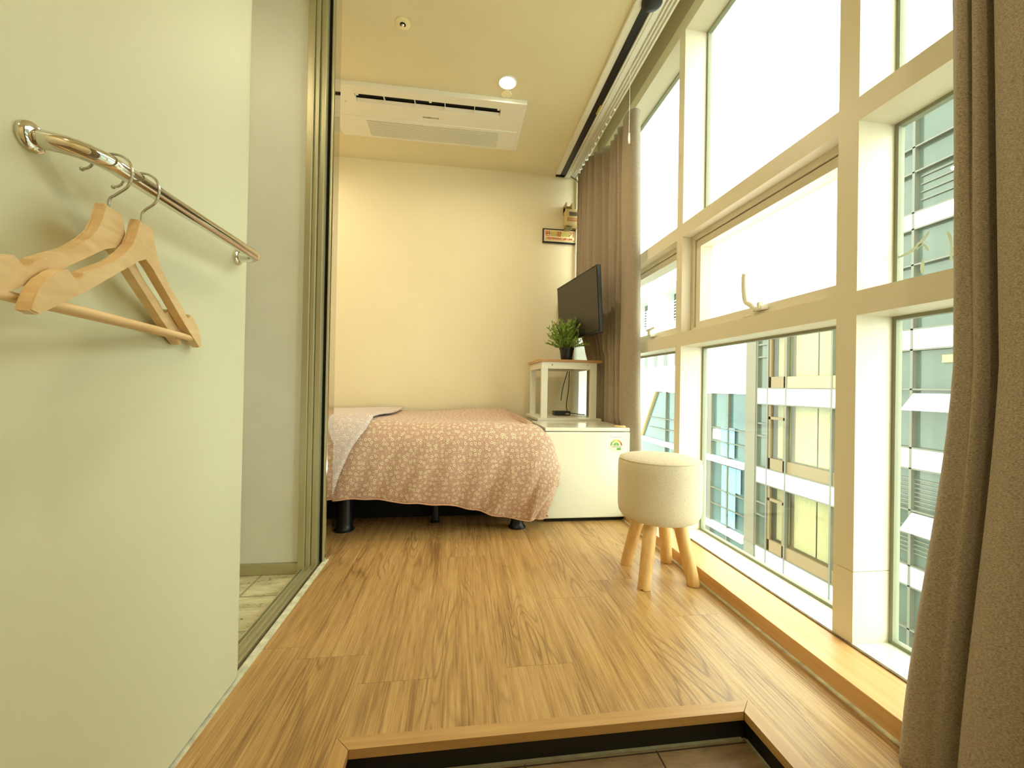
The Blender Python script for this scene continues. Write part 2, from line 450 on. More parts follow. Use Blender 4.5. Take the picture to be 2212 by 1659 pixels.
# pit risers and nosing
def riser():
    bm = B()
    box(bm, -.237, .703, .868, .888, -.068, -.018)
    box(bm, -.237, -.219, YN, .868, -.068, -.018)
    box(bm, .682, .703, YN, .868, -.068, -.018)
    return bm
st('trim', riser(), M['riser'], 'black riser of the entry step')
def mitre(pts, z0, z1):
    bm = B(); a = [bm.verts.new((x,y,z1)) for x,y in pts]; b = [bm.verts.new((x,y,z0)) for x,y in pts]
    n = len(pts); bm.faces.new(a); bm.faces.new(b)
    for i in range(n): bm.faces.new((a[i],a[(i+1)%n],b[(i+1)%n],b[i]))
    return bm
st('trim', mitre([(-.2065,.858),(.6695,.858),(.703,.889),(-.237,.889)], -.018, .002), M['nosing'], 'light wood nosing along the back edge of the entry step')
st('trim', mitre([(-.2075,.857),(-.2380,.889),(-.2380,YN),(-.2075,YN)], -.018, .002), M['nosingY'], 'light wood nosing on the left side of the entry step')
st('trim', mitre([(.6705,.857),(.7040,.889),(.7040,YN),(.6705,YN)], -.018, .002), M['nosingY'], 'light wood nosing on the right side of the entry step')
bm = B(); box(bm, -.205,.67,.860,.8675,-.068,-.064); box(bm,.676,.681,YN,.860,-.068,-.064)
st('trim', bm, mat('grey_sealant', (150,146,120), rough=.6, noise=.3, nscale=30), 'white sealant bead round the entry tiles')

# ------------------------------------------------------------------ sill
st('trim', bx(.945, 1.085, .22, YB, -.03, ZS, bev=.002), M['sill'], 'wooden curb along the foot of the window wall')
st('trim', bx(.936, .945, .22, YB, -.001, .004), M['caulk'], 'caulk line where the floor meets the window curb')
st('trim', bx(1.079, 1.088, .22, YB, ZS-.01, ZS+.0035), mat('brown_sealant', (128,106,76), rough=.8, noise=.5, nscale=80), 'dirty sealant line between wood curb and white sill')

# ------------------------------------------------------------------ window wall
WF = M['winframe']
st('trim', bx(XW, XO+.03, M1[0], M1[1], ZS, 2.60), WF, 'slim cream vertical post between the curtained and the centre window')
def bigpost():
    bm = B(); box(bm, XW, XO+.03, M2[0], M2[1], .252, 2.60); box(bm, XW, XO+.03, M2[0], M2[1], ZS, .2505); return bm
st('trim', bigpost(), WF, 'wide cream vertical post between the centre and the right window')
st('trim', bx(XW, XO+.03, 3.09, YB, ZS, 2.60), WF, 'cream end post of the window wall at the back corner')
st('trim', bx(XW, XO+.03, .22, .26, ZS, 2.60), WF, 'cream end post of the window wall behind the near curtain')

film = None
def frosted():
    m, nt, b = new_mat('frosted_film_glass'); nt.nodes.remove(b); out = nt.nodes['Material Output']
    tl = nt.nodes.new('ShaderNodeBsdfTranslucent'); tl.inputs[0].default_value = (.93,.94,.92,1)
    tr = nt.nodes.new('ShaderNodeBsdfTransparent'); tr.inputs[0].default_value = (.95,.95,.93,1)
    mx = nt.nodes.new('ShaderNodeMixShader'); mx.inputs[0].default_value = .15
    nt.links.new(tl.outputs[0], mx.inputs[1]); nt.links.new(tr.outputs[0], mx.inputs[2]); nt.links.new(mx.outputs[0], out.inputs[0])
    return m
M['frost'] = frosted()

def bar_frame(bm, x0, x1, y0, y1, z0, z1, w, mi=0):
    box(bm, x0, x1, y0, y0+w, z0, z1, mi=mi); box(bm, x0, x1, y1-w, y1, z0, z1, mi=mi)
    box(bm, x0, x1, y0+w, y1-w, z0, z0+w, mi=mi); box(bm, x0, x1, y0+w, y1-w, z1-w, z1, mi=mi)
    return bm

def window(name, label, y0, y1, sash, mid_glass, handle=None):
    root = ste(name, (XW, (y0+y1)/2, ZS), label)
    multi('transom', [(lambda bm, a=a, c=c: box(bm, XW, XO+.03, y0, y1, a, c)) for a, c in (T1, T2, (2.53, 2.60))], WF, root)
    obj('sill', bx(1.088, XO+.03, y0, y1, ZS-.02, ZS+.002), M['white_gloss'], root)
    for z0, z1 in ((ZS+.002, T2[0]), (T1[1], 2.53)) + (() if sash else ((T2[1], T1[0]),)):
        bm = B(); bar_frame(bm, XO, XO+.02, y0, y1, z0, z1, .010)
        obj('glazing_bead', bm, M['gasket'], root)
    for z0, z1 in ((ZS+.002, T2[0]), (T1[1], 2.53)):
        obj('pane', bx(XO+.008, XO+.012, y0+.008, y1-.008, z0+.008, z1-.008), M['glass'], root)
    if sash:
        z0, z1 = T2[1], T1[0]
        bm = B(); bar_frame(bm, 1.135, XO+.03, y0, y1, z0, z1, .022); obj('casement_frame', bm, WF, root)
        s = B(); bar_frame(s, 1.145, XO+.025, y0+.026, y1-.026, z0+.014, z1-.026, .034); so = obj('sash', s, WF, root)
        g = B(); bar_frame(g, 1.150, 1.152, y0+.0215, y1-.0215, z0+.0125, z1-.0215, .006); obj('sash_gap', g, M['dark'], so)
        obj('pane', bx(XO+.006, XO+.010, y0+.055, y1-.055, z0+.045, z1-.055), mid_glass, so)
        if handle == 'up':
            h = B(); c = Vector((1.13, 1.415, 1.048))
            box(h, 1.115, 1.150, 1.368, 1.420, 1.050, 1.064, bev=.003)
            box(h, 1.108, 1.128, 1.372, 1.385, 1.052, 1.078, bev=.003)
            P = smooth_pts([(1.122,1.405,1.055),(1.118,1.428,1.078),(1.115,1.447,1.092),(1.112,1.452,1.115),(1.108,1.452,1.160),(1.104,1.447,1.190),(1.100,1.440,1.202)], 4)
            for i in range(len(P)-1):
                pass
            tube(h, P, .010, 12, radii=[.0105 if i < len(P)-6 else .0105-.0006*(i-len(P)+6) for i in range(len(P))])
            obj('handle', h, M['white'], so, smooth=True)
            obj('latch_keeper', bx(1.098, 1.1349, 1.40, 1.445, 1.0256, 1.030), mat('worn_latch_metal', (150,125,85), rough=.5, metal=.4), root)
        if handle == 'flat':
            h = B(); box(h, 1.105, 1.150, 2.225, 2.275, 1.050, 1.062, bev=.003)
            box(h, 1.104, 1.124, 2.235, 2.262, 1.052, 1.088, bev=.004)
            tube(h, [(1.112,2.285,1.092),(1.112,2.24,1.094),(1.112,2.185,1.099)], .007, 10)
            obj('handle', h, M['white'], so, smooth=True)
    else:
        obj('pane', bx(XO+.008, XO+.012, y0+.008, y1-.008, T2[1]+.008, T1[0]-.008), M['glass'], root)
    return root
SMEARS = [([(.967,1.123),(.941,1.128),(.919,1.143),(.903,1.158),(.897,1.168)], .0045), ([(.925,1.131),(.912,1.140),(.902,1.128),(.897,1.116)], .003),
          ([(.910,1.061),(.911,1.081),(.909,1.099)], .0042), ([(.858,1.153),(.851,1.138),(.847,1.100),(.850,1.069)], .0034)]
window('window_1', 'far window bay partly covered by the back curtain', M1[1], 3.09, True, M['glass'], 'flat')
window('window_2', 'large centre window bay with opening sash and raised handle', M2[1], M1[0], True, M['frost'], 'up')
window('window_3', 'right window bay next to the near curtain', .26, M2[0], False, M['glass'])

def smear(pts, w):
    bm = B(); L_ = []; R_s = []
    P = smooth_pts([(XO+.0072, y, z) for y, z in pts], 4); n = len(P); rr = random.Random(5)
    for i, p in enumerate(P):
        d = (P[min(i+1,n-1)]-P[max(i-1,0)]).normalized(); q = Vector((0, -d.z, d.y)); k = w*(math.sin(PI*(i+.6)/(n+.2))**.5)*rr.uniform(.6,1.25)
        L_.append(bm.verts.new(p+q*k)); R_s.append(bm.verts.new(p-q*k))
    for i in range(n-1): bm.faces.new((L_[i],L_[i+1],R_s[i+1],R_s[i]))
    return bm
w3 = [o for o in bpy.data.objects if o.name == 'window_3'][0]
M['smear'] = mat('dried_white_smear', (214,220,205), rough=.9)
for pts, w in SMEARS: obj('dried_smear', smear(pts, w), M['smear'], w3)

# white end strip on the back wall corner
bm = B(); box(bm, .905, .925, 3.10, YB, 0, ZC); box(bm, .925, 1.085, 3.12, YB, 0, 2.6)
st('trim', bm, M['white'], 'white vertical strip at the back right corner')

# ------------------------------------------------------------------ left side: sliding door, track, frosted leaf, jamb
def door_panel():
    """thick sliding panel with a bull-nosed leading edge"""
    bm = B(); prof = [(XL-.055, YN), (XL, YN), (XL, 1.06)]
    for i in range(1, 9):
        a = PI/2*i/8
        prof.append((XL-.03+.03*math.cos(a), 1.075+.04*math.sin(a)))
    prof += [(XL-.055, 1.115)]
    prism(bm, prof, lambda s, z, t: (s, z, t), .012, 2.41)
    return bm
d1 = ste('door_1', (XL-.02, .5, 0), 'large glossy cream sliding door panel at the left')
obj('panel', door_panel(), M['panel'], d1, smooth=True)
# floor track
bm = B()
box(bm, -.545, -.526, YN, 1.79, -.005, .004)
tr = st('trim', bm, M['caulk'], 'ragged white sealant edge between floor and door track')
tk = ste('trim', (-.575, 1.3, 0), 'aluminium floor track of the sliding door')
bm = B()
box(bm, -.612, -.545, YN, 1.79, -.03, -.010)
for x in (-.612, -.600, -.580, -.562, -.548): box(bm, x, x+.003, YN, 1.79, -.010, .002)
obj('rail', bm, M['alu_light'], tk)
obj('groove_dirt', bx(-.559, -.548, YN, 1.79, -.0105, -.006), M['dirty'], tk)
# frosted leaf at the far side of the bathroom
d2 = ste('door_2', (-.9, 1.73, 0), 'satin grey door leaf in an aluminium frame beyond the track')
obj('panel', bx(-1.39, -.620, 1.722, 1.740, .025, 2.40), M['leaf'], d2)
bm = B(); box(bm, -1.39, -.620, 1.713, 1.745, -.019, .024, bev=.002); box(bm, -.622, -.598, 1.708, 1.748, -.019, 2.42, bev=.002); obj('frame', bm, M['alu'], d2)
bm = B(); box(bm, -.597, -.582, 1.720, 1.80, -.01, 2.42, bev=.002); box(bm, -.580, -.560, 1.735, 1.80, -.01, 2.42, bev=.002)
box(bm, -.560, -.548, 1.80, 1.85, 0, 2.42)
jm = ste('trim', (-.56, 1.8, 0), 'aluminium jamb of the sliding door with a polished edge')
obj('jamb', bm, M['alu'], jm)
obj('shadow_gap', bx(-.561, -.549, 1.775, 1.799, 0, 2.42), M['dark'], jm)
obj('stile', bx(-.547, -.538, 1.765, 1.86, 0, 2.42, bev=.003), M['alu_light'], jm)
obj('polished_edge', bx(-.5375, -.5335, 1.77, 1.845, 0, 2.42), M['chrome'], jm)

# ------------------------------------------------------------------ chrome rail + hangers
rail = thing('towel_rail', 'bent chrome rail fixed to the cream sliding door', 'rail', (XL, .8, 1.042))
P = [(-.529, .572, 1.041)]
for i in range(0, 11):
    a = PI/2*i/10; P.append((-.527+.047*math.sin(a), .575+.055*(1-math.cos(a)), 1.042))
for i in range(1, 10): P.append((-.48, .63+(.99-.63)*i/10, 1.042))
for i in range(0, 11):
    a = PI/2*i/10; P.append((-.507+.027*math.cos(a), 1.012+.030*math.sin(a), 1.042))
P.append((-.529, 1.042, 1.042))
obj('rail', tube(B(), P, .0115, 20), M['chrome'], rail, smooth=True)
for y in (.572, 1.042):
    obj('flange', lathe(B(), [(.0185,0),(.0185,.004),(.0165,.0065),(.0122,.008)], (XL+.0002, y, 1.042), 28, 'x'), M['chrome'], rail, smooth=True)

def hanger(label, neck, ang, hook_tip=-.516):
    r = thing('wooden_hanger', label, 'hanger', neck, 'wooden hangers on the chrome rail')
    n = Vector(neck)
    d = Vector((math.sin(ang), math.cos(ang), 0)); w = Vector((d.y, -d.x, 0))
    half = [(.019,0),(.020,-.008),(.024,-.024),(.034,-.043),(.052,-.061),(.080,-.080),(.110,-.096),(.132,-.107)]
    for i in range(7):
        a = PI*i/6; half.append((.146-.012*math.cos(a), -.109-.011*math.sin(a) - .002*i/6))
    half += [(.168,-.114),(.180,-.120),(.192,-.131),(.203,-.145),(.210,-.158),(.2125,-.167),(.2,-.1695),(.180,-.1575)]
    low = [(.135,-.1325),(.09,-.105),(.045,-.077),(.02,-.0615),(0,-.051)]
    R = half + low
    Lf = [(-s,z) for s,z in reversed(R[:-1])]
    out = R + Lf
    # ends curve slightly towards the door side
    def to3(s, z, t):
        off = t - .006*0
        return n + d*s + w*off + Vector((0,0,z))
    b = prism(B(), out, to3, -.0065, .0065)
    es = [e for e in b.edges if len(e.link_faces)==2 and any(len(f.verts) > 6 for f in e.link_faces)]
    bmesh.ops.bevel(b, geom=es, offset=.0016, segments=2, affect='EDGES')
    obj('body', b, M['hangerwood'], r)
    obj('trouser_bar', tube(B(), [n+d*-.186+Vector((0,0,-.153)), n+d*.186+Vector((0,0,-.153))], .0055, 14), M['dowel'], r, smooth=True)
    y = n.y; dz = n.z-.980; dx = n.x+.478
    hp = [(-.478,.966),(-.478,.992),(-.474,1.001),(-.462,1.011),(-.4565,1.022),(-.4550,1.034),(-.4590,1.047),(-.468,1.0545),(-.480,1.0566),(-.492,1.054),(-.501,1.046),(-.506,1.038),(-.511,1.034),(-.517,1.0325)]
    hk = smooth_pts([(x + (dx if i < 2 else 0), y, z + (dz if i < 2 else 0)) for i,(x,z) in enumerate(hp)], 4)
    tb = tube(B(), hk, .0018, 8)
    bmesh.ops.create_uvsphere(tb, u_segments=10, v_segments=8, radius=.0030, matrix=Matrix.Translation((hk[-1])))
    obj('hook', tb, M['wire'], r, smooth=True)
    return r
hanger('nearer wooden hanger with its whole trouser bar visible', (-.478,.677,.980), math.radians(-11))
hanger('rear wooden hanger partly hidden, its left arm cut by the photo edge', (-.483,.626,.980), math.radians(-11))

# ------------------------------------------------------------------ ceiling things
ac = thing('air_conditioner', 'long white one-way cassette unit set in the ceiling above the bed', 'air conditioner', (-.2, 2.58, ZC))
ax0, ax1, ay0, ay1, az0 = -.79, .372, 2.335, 2.81, 2.402
def ac_body():
    bm = B()
    sx0, sx1, sy0, sy1 = -.62, .222, 2.40, 2.463
    box(bm, ax0, sx0, ay0, ay1, az0, ZC, bev=.006); box(bm, sx1, ax1, ay0, ay1, az0, ZC, bev=.006)
    box(bm, sx0-.006, sx1+.006, ay0, sy0, az0, ZC, bev=.003); box(bm, sx0-.006, sx1+.006, sy1, ay1, az0, ZC, bev=.003)
    return bm
obj('housing', ac_body(), M['white'], ac)
obj('intake_panel', bx(-.745, .345, 2.595, 2.79, az0-.006, az0+.001, bev=.0025), M['white'], ac)
gr = obj('intake_grille', bx(-.60, .23, 2.62, 2.775, az0-.0075, az0-.0055), M['grille'], ac)
bm = B()
for i in range(16): box(bm, -.60, .23, 2.624+.0098*i, 2.6275+.0098*i, az0-.0095, az0-.0073)
obj('grille_slat', bm, M['white'], gr)
bm = B(); box(bm, -.62, .222, 2.40, 2.463, az0+.021, az0+.024); box(bm, -.6199, .2219, 2.4002, 2.402, az0+.004, az0+.021); box(bm, -.6199, .2219, 2.461, 2.4628, az0+.006, az0+.021)
obj('air_outlet', bm, M['dark'], ac)
bm = B()
prism(bm, [(2.448, az0+.012), (2.4615, az0+.003), (2.463, az0+.006), (2.450, az0+.014)], lambda s,z,t: (t, s, z), -.618, .22)
obj('flap', bm, M['white'], ac)
multi('flap_bracket', [(lambda bm, x=x, w=w, d=d: box(bm, x, x+w, 2.401, d, az0+.001, az0+.02)) for x, w, d in ((-.46,.004,2.462),(-.285,.004,2.462),(-.11,.004,2.462),(.065,.004,2.462),(-.20,.015,2.412),(-.615,.015,2.414),(.203,.015,2.414))], M['white'], ac)
text('logo', 'SAMSUNG', .02, (-.199, 2.545, az0-.0006), Euler((PI,0,0)), mat('grey_logo_print', (120,112,96), rough=.4), ac, width=.098, height=.012, bold=.0003, depth=.0004)
multi('indicator_dot', [(lambda bm, x=x: lathe(bm, [(.003,0),(.003,-.0008)], (x, 2.475, az0+.0002), 10)) for x in (-.75, -.72, -.685)], M['dirty'], ac)

sp = thing('fire_sprinkler', 'round pale sprinkler plate with a dark centre on the ceiling', 'sprinkler', (-.287,1.929,ZC))
obj('plate', lathe(B(), [(.034,0),(.034,-.002),(.030,-.005),(.014,-.006)], (-.287,1.929,ZC-.0002), 36), mat('cream_plate', (250,240,190), rough=.4), sp, smooth=True)
obj('head', lathe(B(), [(.0135,-.006),(.0135,-.0072),(.010,-.0075)], (-.287,1.929,ZC), 24), M['dark'], sp)
obj('deflector', lathe(B(), [(.006,-.0075),(.0075,-.010),(.005,-.016),(.0065,-.019)], (-.287,1.929,ZC), 16), M['chrome'], sp)
dp = obj('cover_plate', lathe(B(), [(.031,0),(.031,-.002),(.028,-.0045)], (.243,2.305,ZC-.0002), 36), mat('cream_cover', (250,242,200), rough=.4), None, smooth=True)
tag(dp, 'small blank round cover on the ceiling just behind the lit downlight', 'ceiling cover')

WARM = (1.0, .84, .58)
def downlight(label, x, y, power, size=.085):
    t = thing('ceiling_light', label, 'ceiling light', (x, y, ZC))
    bm = B(); lathe(bm, [(.052,0),(.052,-.003),(.046,-.006),(.044,-.003),(.044,0)], (x,y,ZC-.0002), 40)
    obj('trim_ring', bm, M['white'], t, smooth=True)
    obj('bulb', lathe(B(), [(.0435,-.003),(.040,-.0065),(.01,-.008)], (x,y,ZC), 32), emit_mat('warm_bulb_glow', WARM, 14), t, smooth=True)
    ld = bpy.data.lights.new('downlight_lamp', 'AREA'); ld.shape = 'DISK'; ld.size = size; ld.energy = power; ld.color = WARM; ld.spread = math.radians(170)
    lo = bpy.data.objects.new('lamp', ld); COL.objects.link(lo); lo.parent = t; lo.location = (0,0,-.012)
    return t
PW = 9
downlight('lit round warm downlight in the ceiling near the air conditioner', .24, 2.215, PW)
downlight('round warm downlight in the ceiling above the entry step', .15, -.35, PW*1.2)
downlight('round warm downlight in the ceiling over the pillow end of the bed', -1.2, 2.5, PW)

downlight('added unseen warm fill light in the ceiling of the tiled room, brightening the door leaf', -1.0, 1.0, PW*.5)  # unseen lamp added to brighten the grey door leaf
# screen casing along ceiling edge
sc = thing('projection_screen_casing', 'long white ceiling rail with a black strip along the curtain side', 'ceiling rail', (.78, 2.4, ZC))
obj('cover', bx(.728, .766, 1.0, 3.085, 2.411, 2.4295, bev=.003), M['white'], sc)
obj('black_strip', bx(.766, .806, 1.60, 3.095, 2.408, 2.4295), M['black'], sc)
bm = B(); box(bm, .807, .817, 1.0, 3.10, 2.400, 2.4295, bev=.002); box(bm, .822, .843, 1.0, 3.11, 2.404, 2.4295, bev=.003); obj('lower_bar', bm, M['white'], sc)
obj('end_cap', lathe(B(), [(.040,0),(.044,-.006),(.044,-.028),(.034,-.036),(.012,-.038)], (.795, 1.635, ZC-.0005), 28), M['black'], sc, smooth=True)
obj('end_plate', bx(.730, .800, 3.086, 3.098, 2.398, 2.4295, bev=.002), M['blackmetal'], sc)
obj('yellow_tag', bx(.798, .806, 2.28, 2.36, 2.4072, 2.4079), mat('yellow_sticker', (220,190,40), rough=.5), sc)
tc_ = thing('curtain_track', 'double white curtain track beside the long ceiling rail', 'curtain track', (.89, 2, ZC))
bm = B()
for x in (.848, .866, .884, .902): box(bm, x, x+.006, .3, YB-.02, 2.414, 2.4295)
box(bm, .848, .908, .3, YB-.02, 2.4255, 2.4295)
obj('track', bm, M['white'], tc_)
multi('glider', [(lambda bm, i=i: box(bm, .890, .900, 2.30+.068*i, 2.304+.068*i, 2.398, 2.4135)) for i in range(11)], M['white'], tc_)
cab = tag(obj('ceiling_cable', tube(B(), smooth_pts([(.835,3.09,2.425),(.86,3.10,2.410),(.875,3.10,2.402),(.90,3.09,2.38),(.915,3.08,2.33)],4), .003, 8), M['black'], None, True), 'short black cable leaving the far end of the ceiling rail', 'cable')
# pull cord with ring
cord = thing('pull_cord', 'thin white pull cord with an oval ring hanging by the back curtain', 'pull cord', (.885, 2.0, 2.43))
obj('string', tube(B(), [(.852,1.985,2.41),(.852,1.985,2.065)], .0012, 6), M['white'], cord)
bm = B(); ring = []
cc = Vector((.852,1.985,2.035))
for i in range(25):
    a = 2*PI*i/24; ring.append(cc + Vector((.0095*math.sin(a)*.6, .0095*math.sin(a)*.8, .021*math.cos(a))))
tube(bm, ring, .0035, 8, caps=False); lathe(bm, [(.002,0),(.0045,.004),(.0035,.014)], (.852,1.985,2.052), 10)
obj('ring', bm, M['white'], cord, True)

# ------------------------------------------------------------------ curtains
def sstep(a, b, x):
    t = min(1, max(0, (x-a)/(b-a))); return t*t*(3-2*t)
def cloth(name, prof, zs, m, parent=None, thick=.003, k=6):
    """prof(z)-> list of (x,y) plan points; loft over zs"""
    bm = B(); rows = []
    for z in zs:
        pts = smooth_pts([Vector((x,y,0)) for x,y in prof(z)], k)
        rows.append([bm.verts.new((p.x, p.y, z)) for p in pts])
    for a, b in zip(rows, rows[1:]):
        for i in range(len(a)-1): bm.faces.new((a[i],a[i+1],b[i+1],b[i]))
    o = obj(name, bm, m, parent, smooth=True)
    s = o.modifiers.new('thickness', 'SOLIDIFY'); s.thickness = thick; s.offset = 0
    return o
def far_curtain(z):
    f = (2.42-z)/2.36     # 0 top 1 bottom
    t = min(1, max(0, f))
    y1 = 2.25 - .05*t; y0 = 3.015
    pts = []; rnd = random.Random(3)
    ph = [rnd.uniform(-.3,.3) for _ in range(40)]; am = [rnd.uniform(.55,1.2) for _ in range(40)]
    N = 20
    back = sstep(1.35, .97, z)
    for i in range(N+1):
        u = i/N; uu = u**1.1
        y = y0 + (y1+.12-y0)*uu + ph[i]*.014
        near = sstep(2.80, 2.58, y)
        base = (.905 + .085*back)*(1-near) + .990*near
        a = (.022+.012*t)*am[i]*(1-.55*back*(1-near))
        x = base + (a if i%2 else -a*(.85-.25*near)) + .004*math.sin(5*z+i)
        lim = .984 if (z < .96 and y > 2.55) or z < .56 else .884
        pts.append((max(x, lim + .006*(i%2)), y))
    e = .03*sstep(.7, 1, t)
    pts += [(.972, y1+.085-.3*e), (.970, y1+.045-.6*e), (.985+.02*t, y1+.012-e), (1.012+.02*t, y1-e), (1.040+.015*t, y1+.014-e)]
    return pts
zs = [2.394-.0495*i for i in range(48)]
zs = [z for z in zs if z > .075]+[.07]
fc = thing('curtain', 'greige pleated curtain gathered in the back right corner behind the television', 'curtain', (.95, 2.7, .07), 'greige curtains')
cloth('drape', far_curtain, zs, M['curtain'], fc)

def near_curtain(z):
    # blocks: control (y,x) at three heights
    P0 = [(1.00,.690),(.965,.712),(.925,.722),(.895,.705),(.885,.688),(.895,.668),(.905,.660),(.915,.650),(.937,.636),(.938,.630),(.935,.622),(.905,.618),(.885,.600),(.880,.570),(.890,.535),(.915,.51),(.89,.48),(.875,.44),(.89,.40),(.92,.37),(.885,.33),(.88,.28)]
    P8 = [(1.035,.672),(1.0,.670),(.965,.662),(.935,.650),(.918,.634),(.925,.622),(.928,.616),(.922,.606),(.955,.598),(.990,.590),(.948,.580),(.925,.578),(.912,.560),(.905,.535),(.915,.505),(.94,.49),(.91,.46),(.90,.42),(.91,.39),(.94,.36),(.905,.32),(.90,.28)]
    P15 = [(1.03,.690),(.99,.684),(.955,.672),(.935,.655),(.925,.640),(.945,.632),(.930,.625),(.922,.617),(.955,.610),(.985,.604),(.948,.600),(.925,.592),(.915,.575),(.91,.545),(.92,.515),(.94,.49),(.915,.46),(.90,.42),(.91,.39),(.94,.36),(.905,.32),(.90,.28)]
    if z <= .8:
        t = z/.8; t = t*t*(3-2*t)*.5+t*.5; A, Bq = P0, P8
    else:
        t = min(1,(z-.8)/.75); A, Bq = P8, P15
    return [(a[0]*(1-t)+b[0]*t, a[1]*(1-t)+b[1]*t) for a, b in zip(A, Bq)]
def near_wrap(z):
    pts = near_curtain(z)
    # hanging clear of the curb
    if z < .10: return [(min(x,.938), y) for x,y in pts]
    return pts
nc = thing('curtain', 'greige heavy curtain hanging closest to the camera at the right edge', 'curtain', (.9, .5, .01), 'greige curtains')
cloth('drape', near_wrap, [.006,.03,.06,.0999,.1001]+[.14+.06*i for i in range(38)], M['curtain'], nc, k=5)

# ------------------------------------------------------------------ bed
bed = thing('bed', 'black metal bed base on round legs under the flowered duvet', 'bed', (-.5, 2.6, 0))
BX1 = .435; BY0 = 2.07; BY1 = 3.10
obj('frame', bx(-1.95, BX1-.02, BY0+.02, BY1, .205, .275, bev=.008), M['blackmetal'], bed)
obj('under_bed_shade_box', bx(-1.9, BX1-.02, 2.30, BY1, .01, .2045, bev=.004), M['bedshade'], bed)  # solid dark box added so the space under the bed reads as shade
obj('mattress', bx(-1.95, BX1, BY0+.01, BY1, .276, .50, bev=.03), mat('dark_mattress_cover', (70,66,64), rough=.9), bed)
for x, y, r in ((.322, 2.12, .033), (-.56, 2.15, .038), (-1.45, 2.12, .033), (.322, 3.0, .033), (-.56, 3.0, .033), (-1.45, 3.0, .033)):
    obj('leg', lathe(B(), [(r+.012,0),(r+.012,.006),(r+.004,.014),(r,.035),(r*.97,.204)], (x,y,0), 28), M['blackmetal'], bed, smooth=True)
obj('support_leg', lathe(B(), [(.028,0),(.028,.006),(.02,.01),(.02,.204)], (-.11,2.24,0), 20), M['blackmetal'], bed, smooth=True)
obj('cross_bar', bx(-1.9, -.3, 2.20, 2.225, .14, .165), M['blackmetal'], bed)

def duvet_point(u, b, off=0, amp=1):
    """u: cloth x (may exceed the bed end), b: cloth distance measured forward from the back edge"""
    rnd = lambda p, q: math.sin(p*2.1+1.3)*math.cos(q*1.7+.4)
    ytop = BY1 - b; RF = .10; CX = BX1-.06; CY = BY0+.09
    ax = max(0, u-CX); ay = max(0, CY-ytop)
    top = .548 + .012*math.sin(u*3.1+.5)*math.cos(b*4.3) + .006*math.sin(u*9+b*7)+.008*math.sin(b*6+1)
    r = math.hypot(ax, ay)
    top = .548 + (top-.548)*max(0, 1-r/.22)
    if r < 1e-6:
        return Vector((u, ytop, top+off))
    dx, dy = ax/r, ay/r
    q = RF*PI/2
    if r < q:
        a = r/RF; out = RF*math.sin(a); drop = RF*(1-math.cos(a))
    else:
        out = RF; drop = RF + (r-q)
    # puffy belly lower down and a tuck at the hem
    f = max(0, (r-q*.6))/.36; w_ = sstep(.0, .40, u)
    belly = (.050+.022*w_)*math.sin(min(f,1.25)*PI/1.25) if f > 0 else 0
    fold = 0
    if r > q*.5:
        k = sstep(.05, .3, r)
        s = u if dy > .5 else -b
        w = sstep(.0, .35, max(0,u+.15))
        fold = k*((.0025+.0075*w)*math.sin(s*27+.9*math.sin(s*7)+drop*(7+12*w)) + .006*math.sin(s*11+drop*6+1.1))
        fold += k*.003*math.sin(s*57+drop*22)
    side = sstep(2.30, 2.12, ytop)                 # the fridge side cannot bulge
    lim = .25 + .75*side
    out_x = out*(.62+.38*side) + (belly+fold+off)*lim*.9
    out_y = out + belly + fold + off
    corner = 4*dx*dx*dy*dy
    px = min(u, CX) + dx*out_x + corner*.02; py = CY - dy*out_y
    return Vector((px, py, top + off*.3 - drop*(1 - .0*corner)))
def hem_len(u):
    """cloth length of the front drape measured from where it starts to fall"""
    base = .420
    base += .040*sstep(-.45, .0, u) + .090*sstep(-.05, .36, u)
    return base + .0022*math.sin(u*40) + .003*math.sin(u*17)
def duvet(name, u0, u1, mt, parent, off=0, edge=None, nb=90, nu=170):
    bm = B(); uvl = None; rows = []; uvs = {}
    for i in range(nu+1):
        row = []
        for j in range(nb+1):
            if edge is None:
                u = u0 + (u1-u0)*i/nu
            else:
                pass
            bt = (BY1-(BY0+.09))
            tot = bt + hem_len(min(u, .45) if edge is None else -.6)
            b = tot*j/nb
            if edge is not None:
                ue = edge(b); u = u0 + (ue-u0)*i/nu
            ax = max(0, u-(BX1-.06)); ay = max(0, b-bt)
            if edge is None:
                r = math.hypot(ax, ay); R = hem_len(.45)
                if r > R and ax > 0:
                    s = R/r; ax *= s; ay *= s
                    u2 = BX1-.06+ax; b2 = bt+ay if ay > 0 else b
                else: u2, b2 = u, b
            else: u2, b2 = u, b
            p = duvet_point(u2, b2, off)
            v = bm.verts.new(p); row.append(v); uvs[v] = (u2, b2)
        rows.append(row)
    uvl = bm.loops.layers.uv.new('UVMap')
    for a, b_ in zip(rows, rows[1:]):
        for j in range(nb):
            f = bm.faces.new((a[j], a[j+1], b_[j+1], b_[j]))
            for l in f.loops: l[uvl].uv = uvs[l.vert]
    bmesh.ops.remove_doubles(bm, verts=bm.verts, dist=.0004)
    o = obj(name, bm, mt, parent, smooth=True)
    s = o.modifiers.new('thickness', 'SOLIDIFY'); s.thickness = .008; s.offset = 0
    return o, rows
dv = thing('duvet', 'dusty pink duvet with tiny white flowers spread over the bed', 'duvet', (-.4, 2.5, .55))
duvet('cover', -1.9, BX1-.06+.34, M['duvet'], dv)[0]
